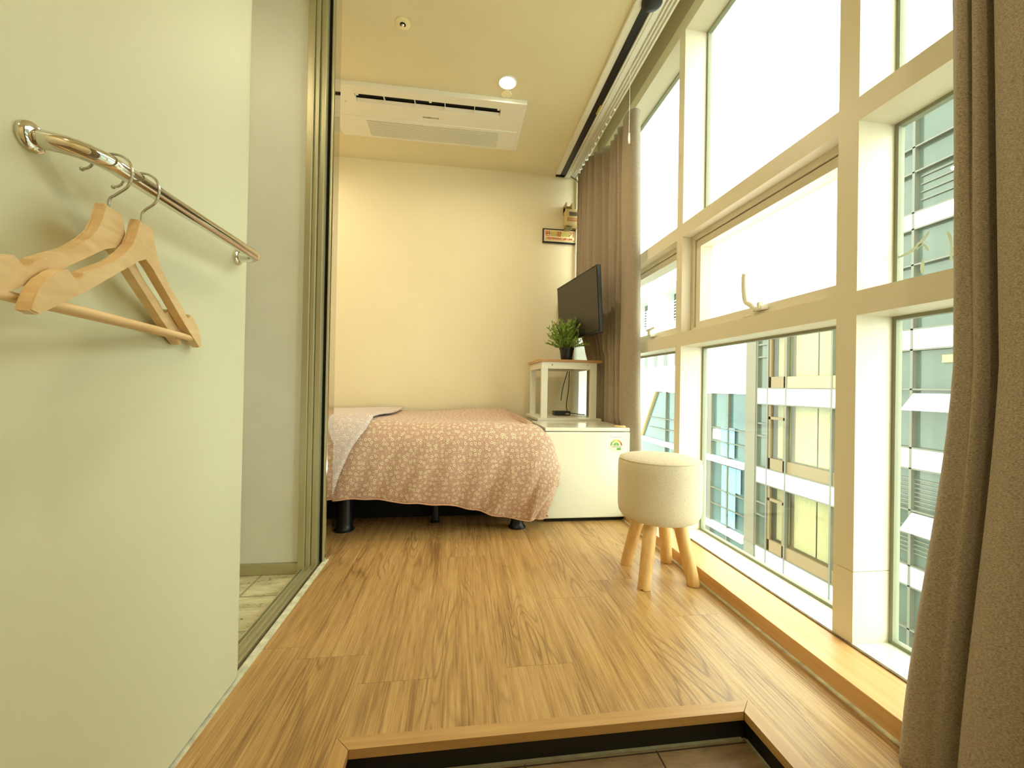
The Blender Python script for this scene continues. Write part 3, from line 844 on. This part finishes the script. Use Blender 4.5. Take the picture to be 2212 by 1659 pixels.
# hem piping along the front
bt = BY1-(BY0+.09)
pp = []
for i in range(120):
    u = -1.5 + (1.5+BX1-.06)*i/119
    pp.append(duvet_point(u, bt+hem_len(min(u,.45))-.002, .004))
for i in range(1, 24):
    a = PI/2*i/24; R = hem_len(.45)-.002
    pp.append(duvet_point(BX1-.06+R*math.sin(a), bt+R*math.cos(a), .004))
obj('piping', tube(B(), pp, .0032, 6), mat('pink_piping', (214,170,140), rough=.8), dv, True)
def flap_edge(b):
    pts = [(0,-.40),(.25,-.405),(.9,-.425),(1.02,-.44),(1.12,-.50),(1.22,-.54),(1.33,-.575),(1.6,-.62)]
    for (b0,u0),(b1,u1) in zip(pts, pts[1:]):
        if b <= b1: return u0+(u1-u0)*(b-b0)/(b1-b0)
    return pts[-1][1]
flap, _ = duvet('turned_back_flap', -1.9, None, M['duvet_back'], dv, off=.022, edge=flap_edge, nb=80, nu=60)
flap['label'] = 'paler lilac underside of the duvet folded back'

# ------------------------------------------------------------------ refrigerator
fr = thing('mini_fridge', 'low white fridge between the bed and the stool', 'fridge', (.72, 2.4, 0))
fx0, fx1, fy0, fy1 = .479, .967, 2.17, 2.60
obj('body', bx(fx0, fx1, fy0+.045, fy1, .018, .500, bev=.006), M['white_gloss'], fr)
obj('top', bx(fx0-.001, fx1+.001, fy0+.005, fy1, .5015, .522, bev=.006), M['white_gloss'], fr)
dr = obj('door', bx(fx0, fx1, fy0, fy0+.042, .022, .4985, bev=.007), M['white_gloss'], fr)
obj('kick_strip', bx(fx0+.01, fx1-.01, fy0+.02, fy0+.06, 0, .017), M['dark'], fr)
lg = text('logo', 'SAMSUNG', .02, (.8880, fy0-.0006, .4755), FACE, mat('logo_grey_edge', (120,122,130), rough=.4), fr, width=.0735, height=.0140, bold=.0012, depth=.0003)
text('lettering', 'SAMSUNG', .02, (.8885, fy0-.0012, .4762), FACE, M['silver'], lg, width=.072, height=.0115, bold=.0003, depth=.0003)
lb = obj('energy_label', lathe(B(), [(.0375,0),(.0375,-.0006)], (.886, fy0-.0002, .421), 40, 'y'), mat('label_cream', (250,248,214), rough=.5), fr)
cols = [(110,170,60),(176,200,60),(240,220,60),(236,160,60),(190,70,40)]
for i, c in enumerate(cols):
    b = B(); a0 = PI - PI*i/5; a1 = PI - PI*(i+1)/5; n = 6
    vi = []; vo = []
    for k in range(n+1):
        a = a0+(a1-a0)*k/n
        vi.append(b.verts.new((.886+.0265*math.cos(a), fy0-.0012, .423+.0265*math.sin(a)))); vo.append(b.verts.new((.886+.0345*math.cos(a), fy0-.0012, .423+.0345*math.sin(a))))
    for k in range(n): b.faces.new((vi[k],vi[k+1],vo[k+1],vo[k]))
    obj('grade_arc', b, mat('label_colour_%s' % 'abcde'[i], c, rough=.5), lb)
b = B(); c0 = [b.verts.new((.886+.0175*math.cos(PI*k/16), fy0-.0012, .423+.0175*math.sin(PI*k/16))) for k in range(17)]; b.faces.new(c0)
obj('grade_dial', b, mat('label_green', (126,180,76), rough=.5), lb)
text('grade_number', '1', .02, (.886, fy0-.0014, .4305), FACE, M['white'], lb, height=.011, depth=.0001)
b = B(); box(b, .889,.912,fy0-.0012,fy0-.0008,.398,.411); obj('label_box', b, mat('label_green_box', (100,165,70), rough=.5), lb)
b = B(); [box(b, .862+.0065*i,.866+.0065*i,fy0-.0012,fy0-.0008,.4145,.4185) for i in range(8)]; obj('label_print', b, mat('label_ink', (90,80,60), rough=.5), lb)
b = B(); vs = [b.verts.new(p) for p in ((.8625,fy0-.0012,.4275),(.8675,fy0-.0012,.4305),(.8675,fy0-.0012,.4245))]; b.faces.new(vs); obj('label_pointer', b, M['black'], lb)
wb = B(); lathe(wb, [(.040,0),(.043,.003),(.043,.006),(.040,.009)], (0,0,0), 28)
bmesh.ops.scale(wb, vec=(.75,.42,.9), verts=wb.verts); bmesh.ops.rotate(wb, cent=(0,0,0), matrix=Matrix.Rotation(-.5,3,'Z'), verts=wb.verts); bmesh.ops.translate(wb, vec=(.928,2.225,.5222), verts=wb.verts)
tag(obj('wooden_coaster', wb, M['dowel'], None, True), 'small flat wooden piece lying on the right front corner of the fridge', 'coaster')

# ------------------------------------------------------------------ stacked tables
def table(label, x0, x1, y0, y1, z0, z1, top):
    t = thing('side_table', label, 'table', ((x0+x1)/2, (y0+y1)/2, z0), 'small side tables stacked behind the fridge')
    obj('tabletop', bx(x0, x1, y0, y1, z1-.018, z1, bev=.002), top, t)
    li = .014; lw = .043
    for x in (x0+li, x1-li-lw-.02):
        for y in (y0+.006, y1-.006-.03):
            obj('leg', bx(x, x+lw, y, y+.03, z0, z1-.0185, bev=.002), M['white'], t)
    bm = B(); box(bm, x0+li+lw, x1-li-lw-.02, y0+.006, y0+.030, z1-.062, z1-.0185); box(bm, x0+li+lw, x1-li-lw-.02, y1-.03, y1-.006, z1-.062, z1-.0185)
    box(bm, x0+li, x0+li+.02, y0+.036, y1-.036, z1-.062, z1-.0185); box(bm, x1-li-.04, x1-li-.02, y0+.036, y1-.036, z1-.062, z1-.0185)
    obj('apron', bm, M['white'], t)
    multi('bolt', [(lambda bm, x=x: lathe(bm, [(.006,0),(.006,-.003),(.003,-.004)], (x, y0+.0062, z1-.036), 14, 'y')) for x in (x0+.085, x1-.105)], M['wire'], t)
    return t
TZ0 = .537; TZ = .931
table('white-legged table with wooden top standing over the fridge back, carrying the plant', .535, .965, 2.630, 3.08, TZ0+.0005, TZ, M['tabletop'])
low_top = M['tabletop']
table('lower table hidden behind the fridge, holding the black box on its top', .525, .960, 2.615, 3.09, 0, TZ0, [M['white']])
rt = thing('media_box', 'small black electronic box lying on the lower table top', 'media box', (.765, 2.93, TZ0))
obj('case', bx(.703, .822, 2.885, 2.965, TZ0+.001, TZ0+.033, bev=.003), M['black'], rt)
obj('sticker', bx(.785, .813, 2.8842, 2.8848, TZ0+.010, TZ0+.018), M['grille'], rt)
def cable(label, pts, r=.0035):
    return tag(obj('power_cable', tube(B(), smooth_pts(pts, 5), r, 8), M['black'], None, True), label, 'cable', 'black cables by the television')
cable('black cable dropping straight from the television to the black box', [(.862,3.085,1.2),(.862,3.095,1.05),(.870,3.108,.90),(.866,3.10,.75),(.835,3.05,.60),(.835,2.99,.557),(.8245,2.94,.553)])
cable('black cable crossing the straight one and curling behind the table', [(.895,3.09,1.15),(.885,3.098,1.0),(.862,3.124,.88),(.825,3.126,.74),(.81,3.12,.64)])
cable('black cable trailing right from the black box', [(.8245,2.92,.553),(.86,2.90,.552),(.90,2.89,.546),(.935,2.90,.545)], .003)

# ------------------------------------------------------------------ television
tv = thing('television', 'black flat television on a wall arm in front of the back curtain', 'television', (.79, 2.66, 1.3))
TRc = Vector((.818, 2.345, 1.490)); TLc = Vector((.736, 3.010, 1.494)); 
e1 = (TLc-TRc); W_ = e1.length; e1.normalize(); dn = Vector((.066, 0, -1)).normalized(); dn = (dn - e1*dn.dot(e1)).normalized()
nn = e1.cross(dn); 
if nn.x > 0: nn = -nn
Ht = .407
def tvbox(a0,a1,h0,h1,t0,t1,bev=0):
    bm = B(); r = bmesh.ops.create_cube(bm, size=1)
    if bev: pass
    for v in bm.verts:
        a = a0 if v.co.x < 0 else a1; h = h0 if v.co.y < 0 else h1; t = t0 if v.co.z < 0 else t1
        v.co = TRc + e1*a + dn*h - nn*t
    if bev: bmesh.ops.bevel(bm, geom=list(bm.edges), offset=bev, segments=2, affect='EDGES')
    return bm
obj('casing', tvbox(0, W_, 0, Ht, .002, .022, .002), M['black'], tv)
obj('back_housing', tvbox(.15, W_-.15, .08, Ht-.05, .022, .048, .004), M['black'], tv)
obj('screen', tvbox(.009, W_-.009, .009, Ht-.014, -.0005, .003), M['screen'], tv)
mc = TRc + e1*(W_*.5) + dn*(Ht*.5) - nn*.048
arm = B(); box(arm, .80, .88, 3.115, 3.139, 1.22, 1.42); tube(arm, [mc, Vector((.85,2.90,1.32))], .014, 10); tube(arm, [Vector((.85,2.90,1.32)), Vector((.84,3.12,1.32))], .014, 10)
obj('wall_arm', arm, M['blackmetal'], tv)

# ------------------------------------------------------------------ plant
pl = thing('potted_plant', 'small bushy green plant in a black pot on the upper table', 'potted plant', (.735, 2.70, TZ))
PC = Vector((.735, 2.70, TZ+.0005))
obj('pot', lathe(B(), [(.036,0),(.038,.003),(.047,.070),(.051,.071),(.052,.084),(.048,.085),(.046,.076),(.001,.076)], PC, 32), M['black'], pl, True)
fb = B(); rp = random.Random(11)
def leafq(bm, p, d, side, L, w):
    d = d.normalized(); s = side.normalized()
    up = d.cross(s).normalized()
    a = bm.verts.new(p); b1 = bm.verts.new(p+d*L*.35+s*w); b2 = bm.verts.new(p+d*L*.35-s*w); m1 = bm.verts.new(p+d*L*.4-up*w*.35)
    c1 = bm.verts.new(p+d*L*.72+s*w*.7-up*L*.02); c2 = bm.verts.new(p+d*L*.72-s*w*.7-up*L*.02); t = bm.verts.new(p+d*L-up*L*.08)
    m2 = bm.verts.new(p+d*L*.74-up*w*.5)
    for f in ((a,b1,m1),(a,m1,b2),(b1,c1,m2,m1),(m1,m2,c2,b2),(c1,t,m2),(m2,t,c2)): bm.faces.new(f)
sb = B()
for k in range(80):
    az = rp.uniform(0, 2*PI); el = math.radians(rp.choice([rp.uniform(8,40), rp.uniform(30,88), rp.uniform(45,90)]))
    L = rp.uniform(.14,.205) if el > .75 else rp.uniform(.10,.155)
    d = Vector((math.cos(az)*math.cos(el), math.sin(az)*math.cos(el), math.sin(el)))
    p = PC + Vector((rp.uniform(-.025,.025), rp.uniform(-.025,.025), .074)); prev = p.copy(); pts = [p.copy()]
    n = 9
    for i in range(n):
        d2 = (d + Vector((0,0,.12*(1-i/n))) ).normalized(); p = p + d2*L/n; pts.append(p.copy())
        if i >= 2:
            for s_ in range(3):
                a2 = rp.uniform(0,2*PI); q = Vector((math.cos(a2), math.sin(a2), rp.uniform(-.3,.8)))
                ld = (d2*.9 + q*.75).normalized(); sd = ld.cross(Vector((rp.uniform(-1,1),rp.uniform(-1,1),rp.uniform(-1,1))))
                leafq(fb, p, ld, sd, rp.uniform(.022,.036), rp.uniform(.0030,.0044))
    leafq(fb, p, d, d.cross(Vector((.3,.5,.1))), .028, .0032)
    tube(sb, pts, .0009, 4)
for v in fb.verts:
    if v.co.x > .80 and v.co.z > 1.05: v.co.x = .80 + (v.co.x-.80)*.3
for b_ in (fb, sb):
    for v in b_.verts:
        # keep clear of the screen
        if v.co.z > 1.06:
            r_ = (v.co - (TRc)).dot(nn)
            if r_ < .012: v.co += nn*(.012-r_)
obj('foliage', fb, M['leafgreen'], pl); obj('stems', sb, mat('plant_stem', (110,120,50), rough=.6), pl)

# ------------------------------------------------------------------ sign + descent device
sg = thing('wall_sign', 'black-framed sign with red Korean lettering on the back wall', 'sign', (.78, YB, 1.94))
sx0, sx1, sz0, sz1 = .640, .918, 1.887, 1.999
obj('backing', bx(sx0, sx1, YB-.018, YB-.0005, sz0, sz1, bev=.002), M['black'], sg)
sf = obj('face_plate', bx(sx0+.011, sx1-.011, YB-.0205, YB-.0175, sz0+.011, sz1-.011), mat('sign_cream', (246,228,176), rough=.4), sg)
red = mat('sign_red', (188,34,26), rough=.5)
bm = B(); x0,x1,z0,z1 = sx0+.018, sx1-.018, sz0+.018, sz1-.018; w=.0022
for a in ((x0,x1,z0,z0+w),(x0,x1,z1-w,z1),(x0,x0+w,z0,z1),(x1-w,x1,z0,z1)): box(bm, a[0],a[1],YB-.0214,YB-.0203,a[2],a[3])
obj('border_line', bm, mat('sign_brown_line', (190,110,50), rough=.5), sf)
obj('green_field', bx(sx0+.06, sx1-.06, YB-.0210, YB-.0203, sz0+.052, sz1-.026), mat('sign_olive', (196,186,100), rough=.5), sf)
for ch, x in (('완', .681), ('강', .771), ('기', .868)):
    text('lettering', ch, .05, (x, YB-.0222, 1.958), FACE, red, sf, width=.040, height=.040, bold=.0006, depth=.0005)
text('lettering', 'DESCENDING LIFE LINE', .02, (.775, YB-.0222, 1.921), FACE, red, sf, width=.212, height=.0165, bold=.0003, depth=.0005)
obj('corner_mark', bx(.886, .893, YB-.0222, YB-.0205, 1.905, 1.914), M['black'], sf)

db = thing('descent_device_box', 'beige escape-device box with small plates above the wall sign', 'safety device', (.86, 3.08, 2.1))
def yz(x,y,z): return (x,y,z)
obj('case', bx(.803, .930, 3.035, 3.110, 2.005, 2.128, bev=.006), mat('beige_plastic', (214,194,140), rough=.5), db)
obj('name_plate', bx(.828, .912, 3.0335, 3.0355, 2.075, 2.105), mat('plate_grey', (120,110,88), rough=.4, metal=.4), db)
pb = obj('warning_plate', bx(.814, .904, 3.0335, 3.0355, 2.035, 2.057), mat('plate_red', (170,70,50), rough=.5), db)
obj('warning_inset', bx(.817, .901, 3.0328, 3.0336, 2.038, 2.054), mat('plate_pink', (206,160,120), rough=.5), pb)
bm = B(); box(bm, .806, .856, 3.075, YB-.001, 2.120, 2.165, bev=.003); box(bm, .806, .812, 3.05, YB-.001, 2.12, 2.185); box(bm, .850, .856, 3.05, YB-.001, 2.12, 2.180)
obj('wall_bracket', bm, mat('beige_steel', (176,158,112), rough=.4, metal=.4), db)
bm = B(); box(bm, .806, .858, 3.06, YB-.02, 1.984, 2.004, bev=.006)
obj('lower_bracket', bm, mat('dull_steel', (150,138,104), rough=.4, metal=.5), db)
obj('bolt', lathe(B(), [(.007,0),(.007,-.003),(.005,-.005)], (.832, 3.0598, 1.994), 20, 'y'), M['wire'], db, True)

# ------------------------------------------------------------------ stool
SC = Vector((.808, 1.533, 0))
stl = thing('stool', 'round oatmeal fabric stool on four chunky wooden legs by the window', 'stool', SC)
R_ = .160; z0, z1 = .232, .472
prof = [(.06, z0-.004),(R_*.78,z0-.002),(R_*.90,z0+.006),(R_*.97,z0+.022),(R_*.995,z0+.045),(R_,z0+.09),(R_,z1-.045),(R_*.993,z1-.020),(R_*.965,z1-.009),(R_*.94,z1-.003),(R_*.90,z1+.001),(R_*.6,z1+.008),(R_*.2,z1+.010),(.004,z1+.010)]
obj('cushion', lathe(B(), prof, SC, 72), M['linen'], stl, smooth=True)
pr = [SC + Vector((R_*.965*math.cos(a), R_*.965*math.sin(a), z1-.006)) for a in [2*PI*i/72 for i in range(73)]]
obj('seam', tube(B(), pr, .0022, 6, caps=False), M['linen'], stl, True)
for px_, py_ in ((.722,1.640),(.700,1.428),(.905,1.640),(.903,1.434)):
    foot = Vector((px_, py_, .0005)); tp = SC + Vector((.58*(px_-SC.x), .58*(py_-SC.y), z0+.004))
    d = (tp-foot).normalized()
    b = tube(B(), [foot + d*.0, foot+d*.004, foot + (tp-foot)*.5, tp], .024, 24, radii=[.0215,.0235,.0245,.0255])
    for v in b.verts:
        if v.co.z < .012: v.co.z = max(.0008, v.co.z) if v.co.z > .006 else .0008
    obj('leg', b, M['legwood'], stl, smooth=True)

# ------------------------------------------------------------------ buildings outside
M['fwhite'] = mat('white_facade_panel', (242,244,240), rough=.6)
M['fglass'] = mat('pale_green_facade_glass', (72,82,70), rough=.12, noise=.18, nscale=.7)
M['fglassblue'] = mat('blue_green_facade_glass', (66,92,92), rough=.12, noise=.25, nscale=.9)
M['fframe'] = mat('facade_mullion', (92,90,76), rough=.5)
M['fbrown'] = mat('facade_brown_frame', (112,92,62), rough=.6)
M['fcurt'] = mat('far_sheer_curtain', (186,176,142), rough=.9)
M['fyellow'] = mat('facade_yellow_panel', (190,160,96), rough=.6)
FX = 11.4
def fbox(bm, y0, y1, z0, z1, d0=0, d1=.15): box(bm, FX+d0, FX+d1, y0, y1, z0, z1)
# centre building (brown, curtained rooms)
bc = thing('apartment_building', 'facing building with white spandrel bands and cream curtained windows', 'building', (FX+3, 12.6, -12))
y0, y1 = 9.75, 14.66
H3 = 2.98
bm = B(); fbox(bm, y0, y1, -12, 3.9, .37, 6); obj('core', bm, mat('facade_interior', (128,108,76), rough=.9), bc)
rows = range(-4, 2)
multi('spandrel_band', [(lambda bm, t=.843+H3*k: fbox(bm, y0, 14.13, t-.59, t, -.04, .1)) for k in rows], M['fwhite'], bc)
bm = B(); fbox(bm, 14.13, y1, -12, 3.9, -.08, .5)
obj('corner_column', bm, mat('facade_grey_column', (104,96,78), rough=.7), bc)
bm = B()
for yy in (14.10, 13.57, 12.72, 10.98, 9.80): fbox(bm, yy-.03, yy+.03, -12, 3.9, -.05, .12)
for k in rows:
    t = .843+H3*k
    for dz in (-.0, -.59): fbox(bm, y0, 14.13, t+dz-.02, t+dz+.02, -.055, .1)
    for dz in (-1.33, -1.80): fbox(bm, 13.57, 14.13, t+dz-.03, t+dz+.03, -.03, .08)
obj('mullion', bm, M['fframe'], bc)
bm = B()
for k in rows:
    b = .843+H3*(k-1)      # top of lower band
    zt = .843+H3*k-.59
    for a, c in ((12.76, 13.54),):
        fbox(bm, a, a+.10, b, zt, -.01, .1); fbox(bm, c-.10, c, b, zt, -.01, .1); fbox(bm, a, c, b, b+.42, -.01, .1); fbox(bm, a, c, zt-.55, zt-.45, -.01, .1)
    fbox(bm, 9.8, 12.70, b, b+.42, -.0, .1)
obj('window_surround', bm, M['fbrown'], bc)
bm = B(); fbox(bm, 9.85, 12.68, .87, 1.25, -.03, .0); obj('yellow_panel', bm, M['fyellow'], bc)
def drape(bm, ya, yb, za, zb, d, n=26):
    vs = []
    for i in range(n*2+1):
        yy = ya+(yb-ya)*i/(2*n); xx = FX+d+(.03 if i%2 else 0)
        vs.append((bm.verts.new((xx,yy,za)), bm.verts.new((xx,yy,zb))))
    for a, b in zip(vs, vs[1:]): bm.faces.new((a[0],b[0],b[1],a[1]))
for k in rows:
    b = .843+H3*(k-1)+.42; zt = .843+H3*k-.59
    multi('curtain', [(lambda bm, a=a, c=c, n=n: drape(bm, a, c, b, zt, .30, n)) for a, c, n in ((9.9,11.75,26),(11.80,12.66,12),(12.86,13.44,9))], M['fcurt'], bc)
M['sheer'] = glass_mat('sheer_facade_glass', (.92,.93,.88), .6)
for k in rows:
    b = .843+H3*(k-1); zt = .843+H3*k-.59
    multi('window', [(lambda bm, a=a, c=c: fbox(bm, a, c, b+.42, zt, .05, .056)) for a, c in ((9.8,12.70),(12.8,13.5))], M['sheer'], bc)
    multi('window', [lambda bm: fbox(bm, 13.6, 14.08, b, zt, .05, .06)], M['fglass'], bc)

# right building (green glass, opened flaps)
br = thing('apartment_building', 'facing building with grey-green glass strips and tilted white window flaps', 'building', (FX+3, 6, -12))
y0r, y1r = 1.0, 9.72
bm = B(); fbox(bm, y0r, y1r, -12, 7.9, .10, 6); obj('glass_wall', bm, M['fglass'], br)
multi('spandrel_band', [(lambda bm, t=t, h=h: fbox(bm, y0r, y1r, t-h, t, -.02, .12)) for t, h in ((5.33,.42),(2.37,.52),(-.63,.52),(-3.60,.52),(-6.58,.52),(-9.56,.52))], M['fwhite'], br)
bm = B()
for yy in [8.80-1.85*i for i in range(5)]+[9.68]: fbox(bm, yy-.03, yy+.03, -12, 7.9, -.03, .12)
for t in (7.0, 6.36, 5.33, 4.91, 4.0, 2.37, 1.85, .85, -.63, -1.15, -2.2, -3.60, -4.12, -5.2, -6.58): fbox(bm, y0r, y1r, t-.02, t+.02, -.03, .11)
obj('mullion', bm, M['fframe'], br)
bm = B(); fbox(bm, y0r, y1r, 7.9, 8.1, -.05, 6); obj('parapet', bm, M['fwhite'], br)
for zt in (.75, -2.25):
    for ya, yb in ((6.95, 8.75), (5.1, 6.9)):
        bm = B(); v = [bm.verts.new(p) for p in ((FX-.03,ya,zt),(FX-.03,yb,zt),(FX-.40,yb,zt-.42),(FX-.40,ya,zt-.42))]; bm.faces.new(v)
        r = bmesh.ops.solidify(bm, geom=list(bm.faces), thickness=.03)
        obj('open_flap', bm, M['fwhite'], br)
multi('blind_slat', [(lambda bm, zt=zt, a=a, c=c: fbox(bm, a, c, zt, zt+.03, .06, .1)) for zt, a, c in [(6.0,5.2,8.7),(5.8,5.2,8.7),(5.6,5.2,8.7),(6.2,5.2,8.7)]+[(-1.43-.11*i,3,9.6) for i in range(7)]+[(-2.63-.11*i,3,9.6) for i in range(7)]], M['fframe'], br)
bm = B(); fbox(bm, 6.0, 8.2, 1.5, 1.68, .05, .1); obj('yellow_strip', bm, M['fyellow'], br)  # yellow strip on the face of the glass wall

M['blind'] = mat('pale_blue_blind', (120,158,170), rough=.8)
# low blue-green glass building with a slanted end
bb = thing('office_building', 'low blue-green glass block with a slanted end beyond the centre window', 'building', (FX+3, 18, -12))
y0, y1 = 14.74, 22.1
bm = B()
prism(bm, [(14.74,-12),(14.74,.62),(22.1,.55),(24.0,-2.3),(24.0,-12)], lambda s,z,t: (t,s,z), FX+.1, FX+6)
obj('glass_wall', bm, M['fglassblue'], bb)
multi('ledge', [(lambda bm, t=t, h=h, d=d: fbox(bm, 14.70, y1 if t > 0 else 24.0, t-h, t, d, .12)) for t, h, d in ((.66,.06,-.03),(-2.17,.24,-.15),(-5.10,.25,-.15),(-8.1,.25,-.15))], M['fwhite'], bb)
bm = B()
for t in (-.92, -1.5, -3.6, -4.3): fbox(bm, 14.74, 22.9, t-.02, t+.02, -.02, .12)
for yy in (17.3, 15.8, 19.8, 18.6, 21.0): fbox(bm, yy-.03, yy+.03, -8, .6 , -.02, .12)
fbox(bm, 16.9, 17.2, -8, .6, -.03, .12)
obj('mullion', bm, M['fframe'], bb)
bm = B(); prism(bm, [(22.1,.62),(22.25,.62),(24.15,-2.3),(24.0,-2.3)], lambda s,z,t: (t,s,z), FX-.03, FX+.4); obj('slanted_edge', bm, M['fyellow'], bb)
for yy, za, zb in ((16.3,-.85,-2.1),(15.0,-2.5,-3.5),(16.2,-2.5,-5.0)):
    bm = B(); drape(bm, yy-.9+(.9 if yy<15.5 else 0), yy+(.9 if yy<15.5 else 0), zb, za, .02, 8)
    obj('blue_blind', bm, M['blind'], bb)
bm = B()
for i in range(14): fbox(bm, 15.9+.08*i, 15.93+.08*i, -1.45, -.98, .05, .08)
obj('railing', bm, M['fwhite'], bb)

# white building behind with small windows and a loggia
bw = thing('white_building', 'overexposed white building with a railed balcony opening and small windows', 'building', (FX+4, 20, -12))
bm = B(); X0 = .7
fbox(bm, 14.7, 34, .70, 4.66, X0, 6); fbox(bm, 14.7, 34, 6.87, 7.9, X0, 6); 
for a, c in ((14.7,19.6),(20.75,21.3),(24.4,24.75),(28.5,34)): fbox(bm, a, c, 4.66, 6.87, X0, 6)
obj('wall', bm, M['fwhite'], bw)
bm = B(); fbox(bm, 19.6, 28.5, 4.66, 6.87, X0+1.6, X0+1.7); obj('balcony_back', bm, M['fglass'], bw)
multi('window', [(lambda bm, yy=yy: fbox(bm, yy, yy+.42, 2.1, 2.95, X0-.02, X0+.05)) for yy in (21.0, 22.2, 23.4, 24.7, 26.0)], M['fglass'], bw)
bm = B()
for i in range(7): fbox(bm, 19.6, 28.5, 4.75+.17*i, 4.79+.17*i, X0+.05, X0+.1)
for i in range(9): fbox(bm, 19.7+1.05*i, 19.76+1.05*i, 4.66, 5.85, X0+.04, X0+.1)
obj('railing', bm, M['fwhite'], bw)
st('ground', bx(-30, 60, -30, 70, -12.2, -12), mat('asphalt', (120,118,112), rough=.9), None)

# ------------------------------------------------------------------ world + camera
w = bpy.data.worlds.new('World'); bpy.context.scene.world = w; w.use_nodes = True
bg = w.node_tree.nodes['Background']; bg.inputs[0].default_value = (1.0,.995,.90,1); bg.inputs[1].default_value = 8.5

F = 872.0; YAW, PITCH, ROLL = .1326, .0058, .0180
f = Vector((math.sin(YAW)*math.cos(PITCH), math.cos(YAW)*math.cos(PITCH), math.sin(PITCH)))
r = f.cross(Vector((0,0,1))).normalized(); u = r.cross(f)
c, s = math.cos(ROLL), math.sin(ROLL)
r2 = r*c + u*s; u2 = u*c - r*s
cam = bpy.data.cameras.new('camera'); cam.sensor_width = 36; cam.lens = F/2212*36; cam.clip_start = .02; cam.clip_end = 300
co = bpy.data.objects.new('camera', cam); COL.objects.link(co)
Mx = Matrix((r2, u2, -f)).transposed().to_4x4(); Mx.translation = Vector((0,0,.745)); co.matrix_world = Mx
S = bpy.context.scene; S.camera = co
S.view_settings.view_transform = 'Standard'; S.view_settings.look = 'None'; S.view_settings.gamma = 1; S.view_settings.use_curve_mapping = False
S.view_settings.exposure = -.2
S.cycles.max_bounces = 8; S.cycles.transparent_max_bounces = 12
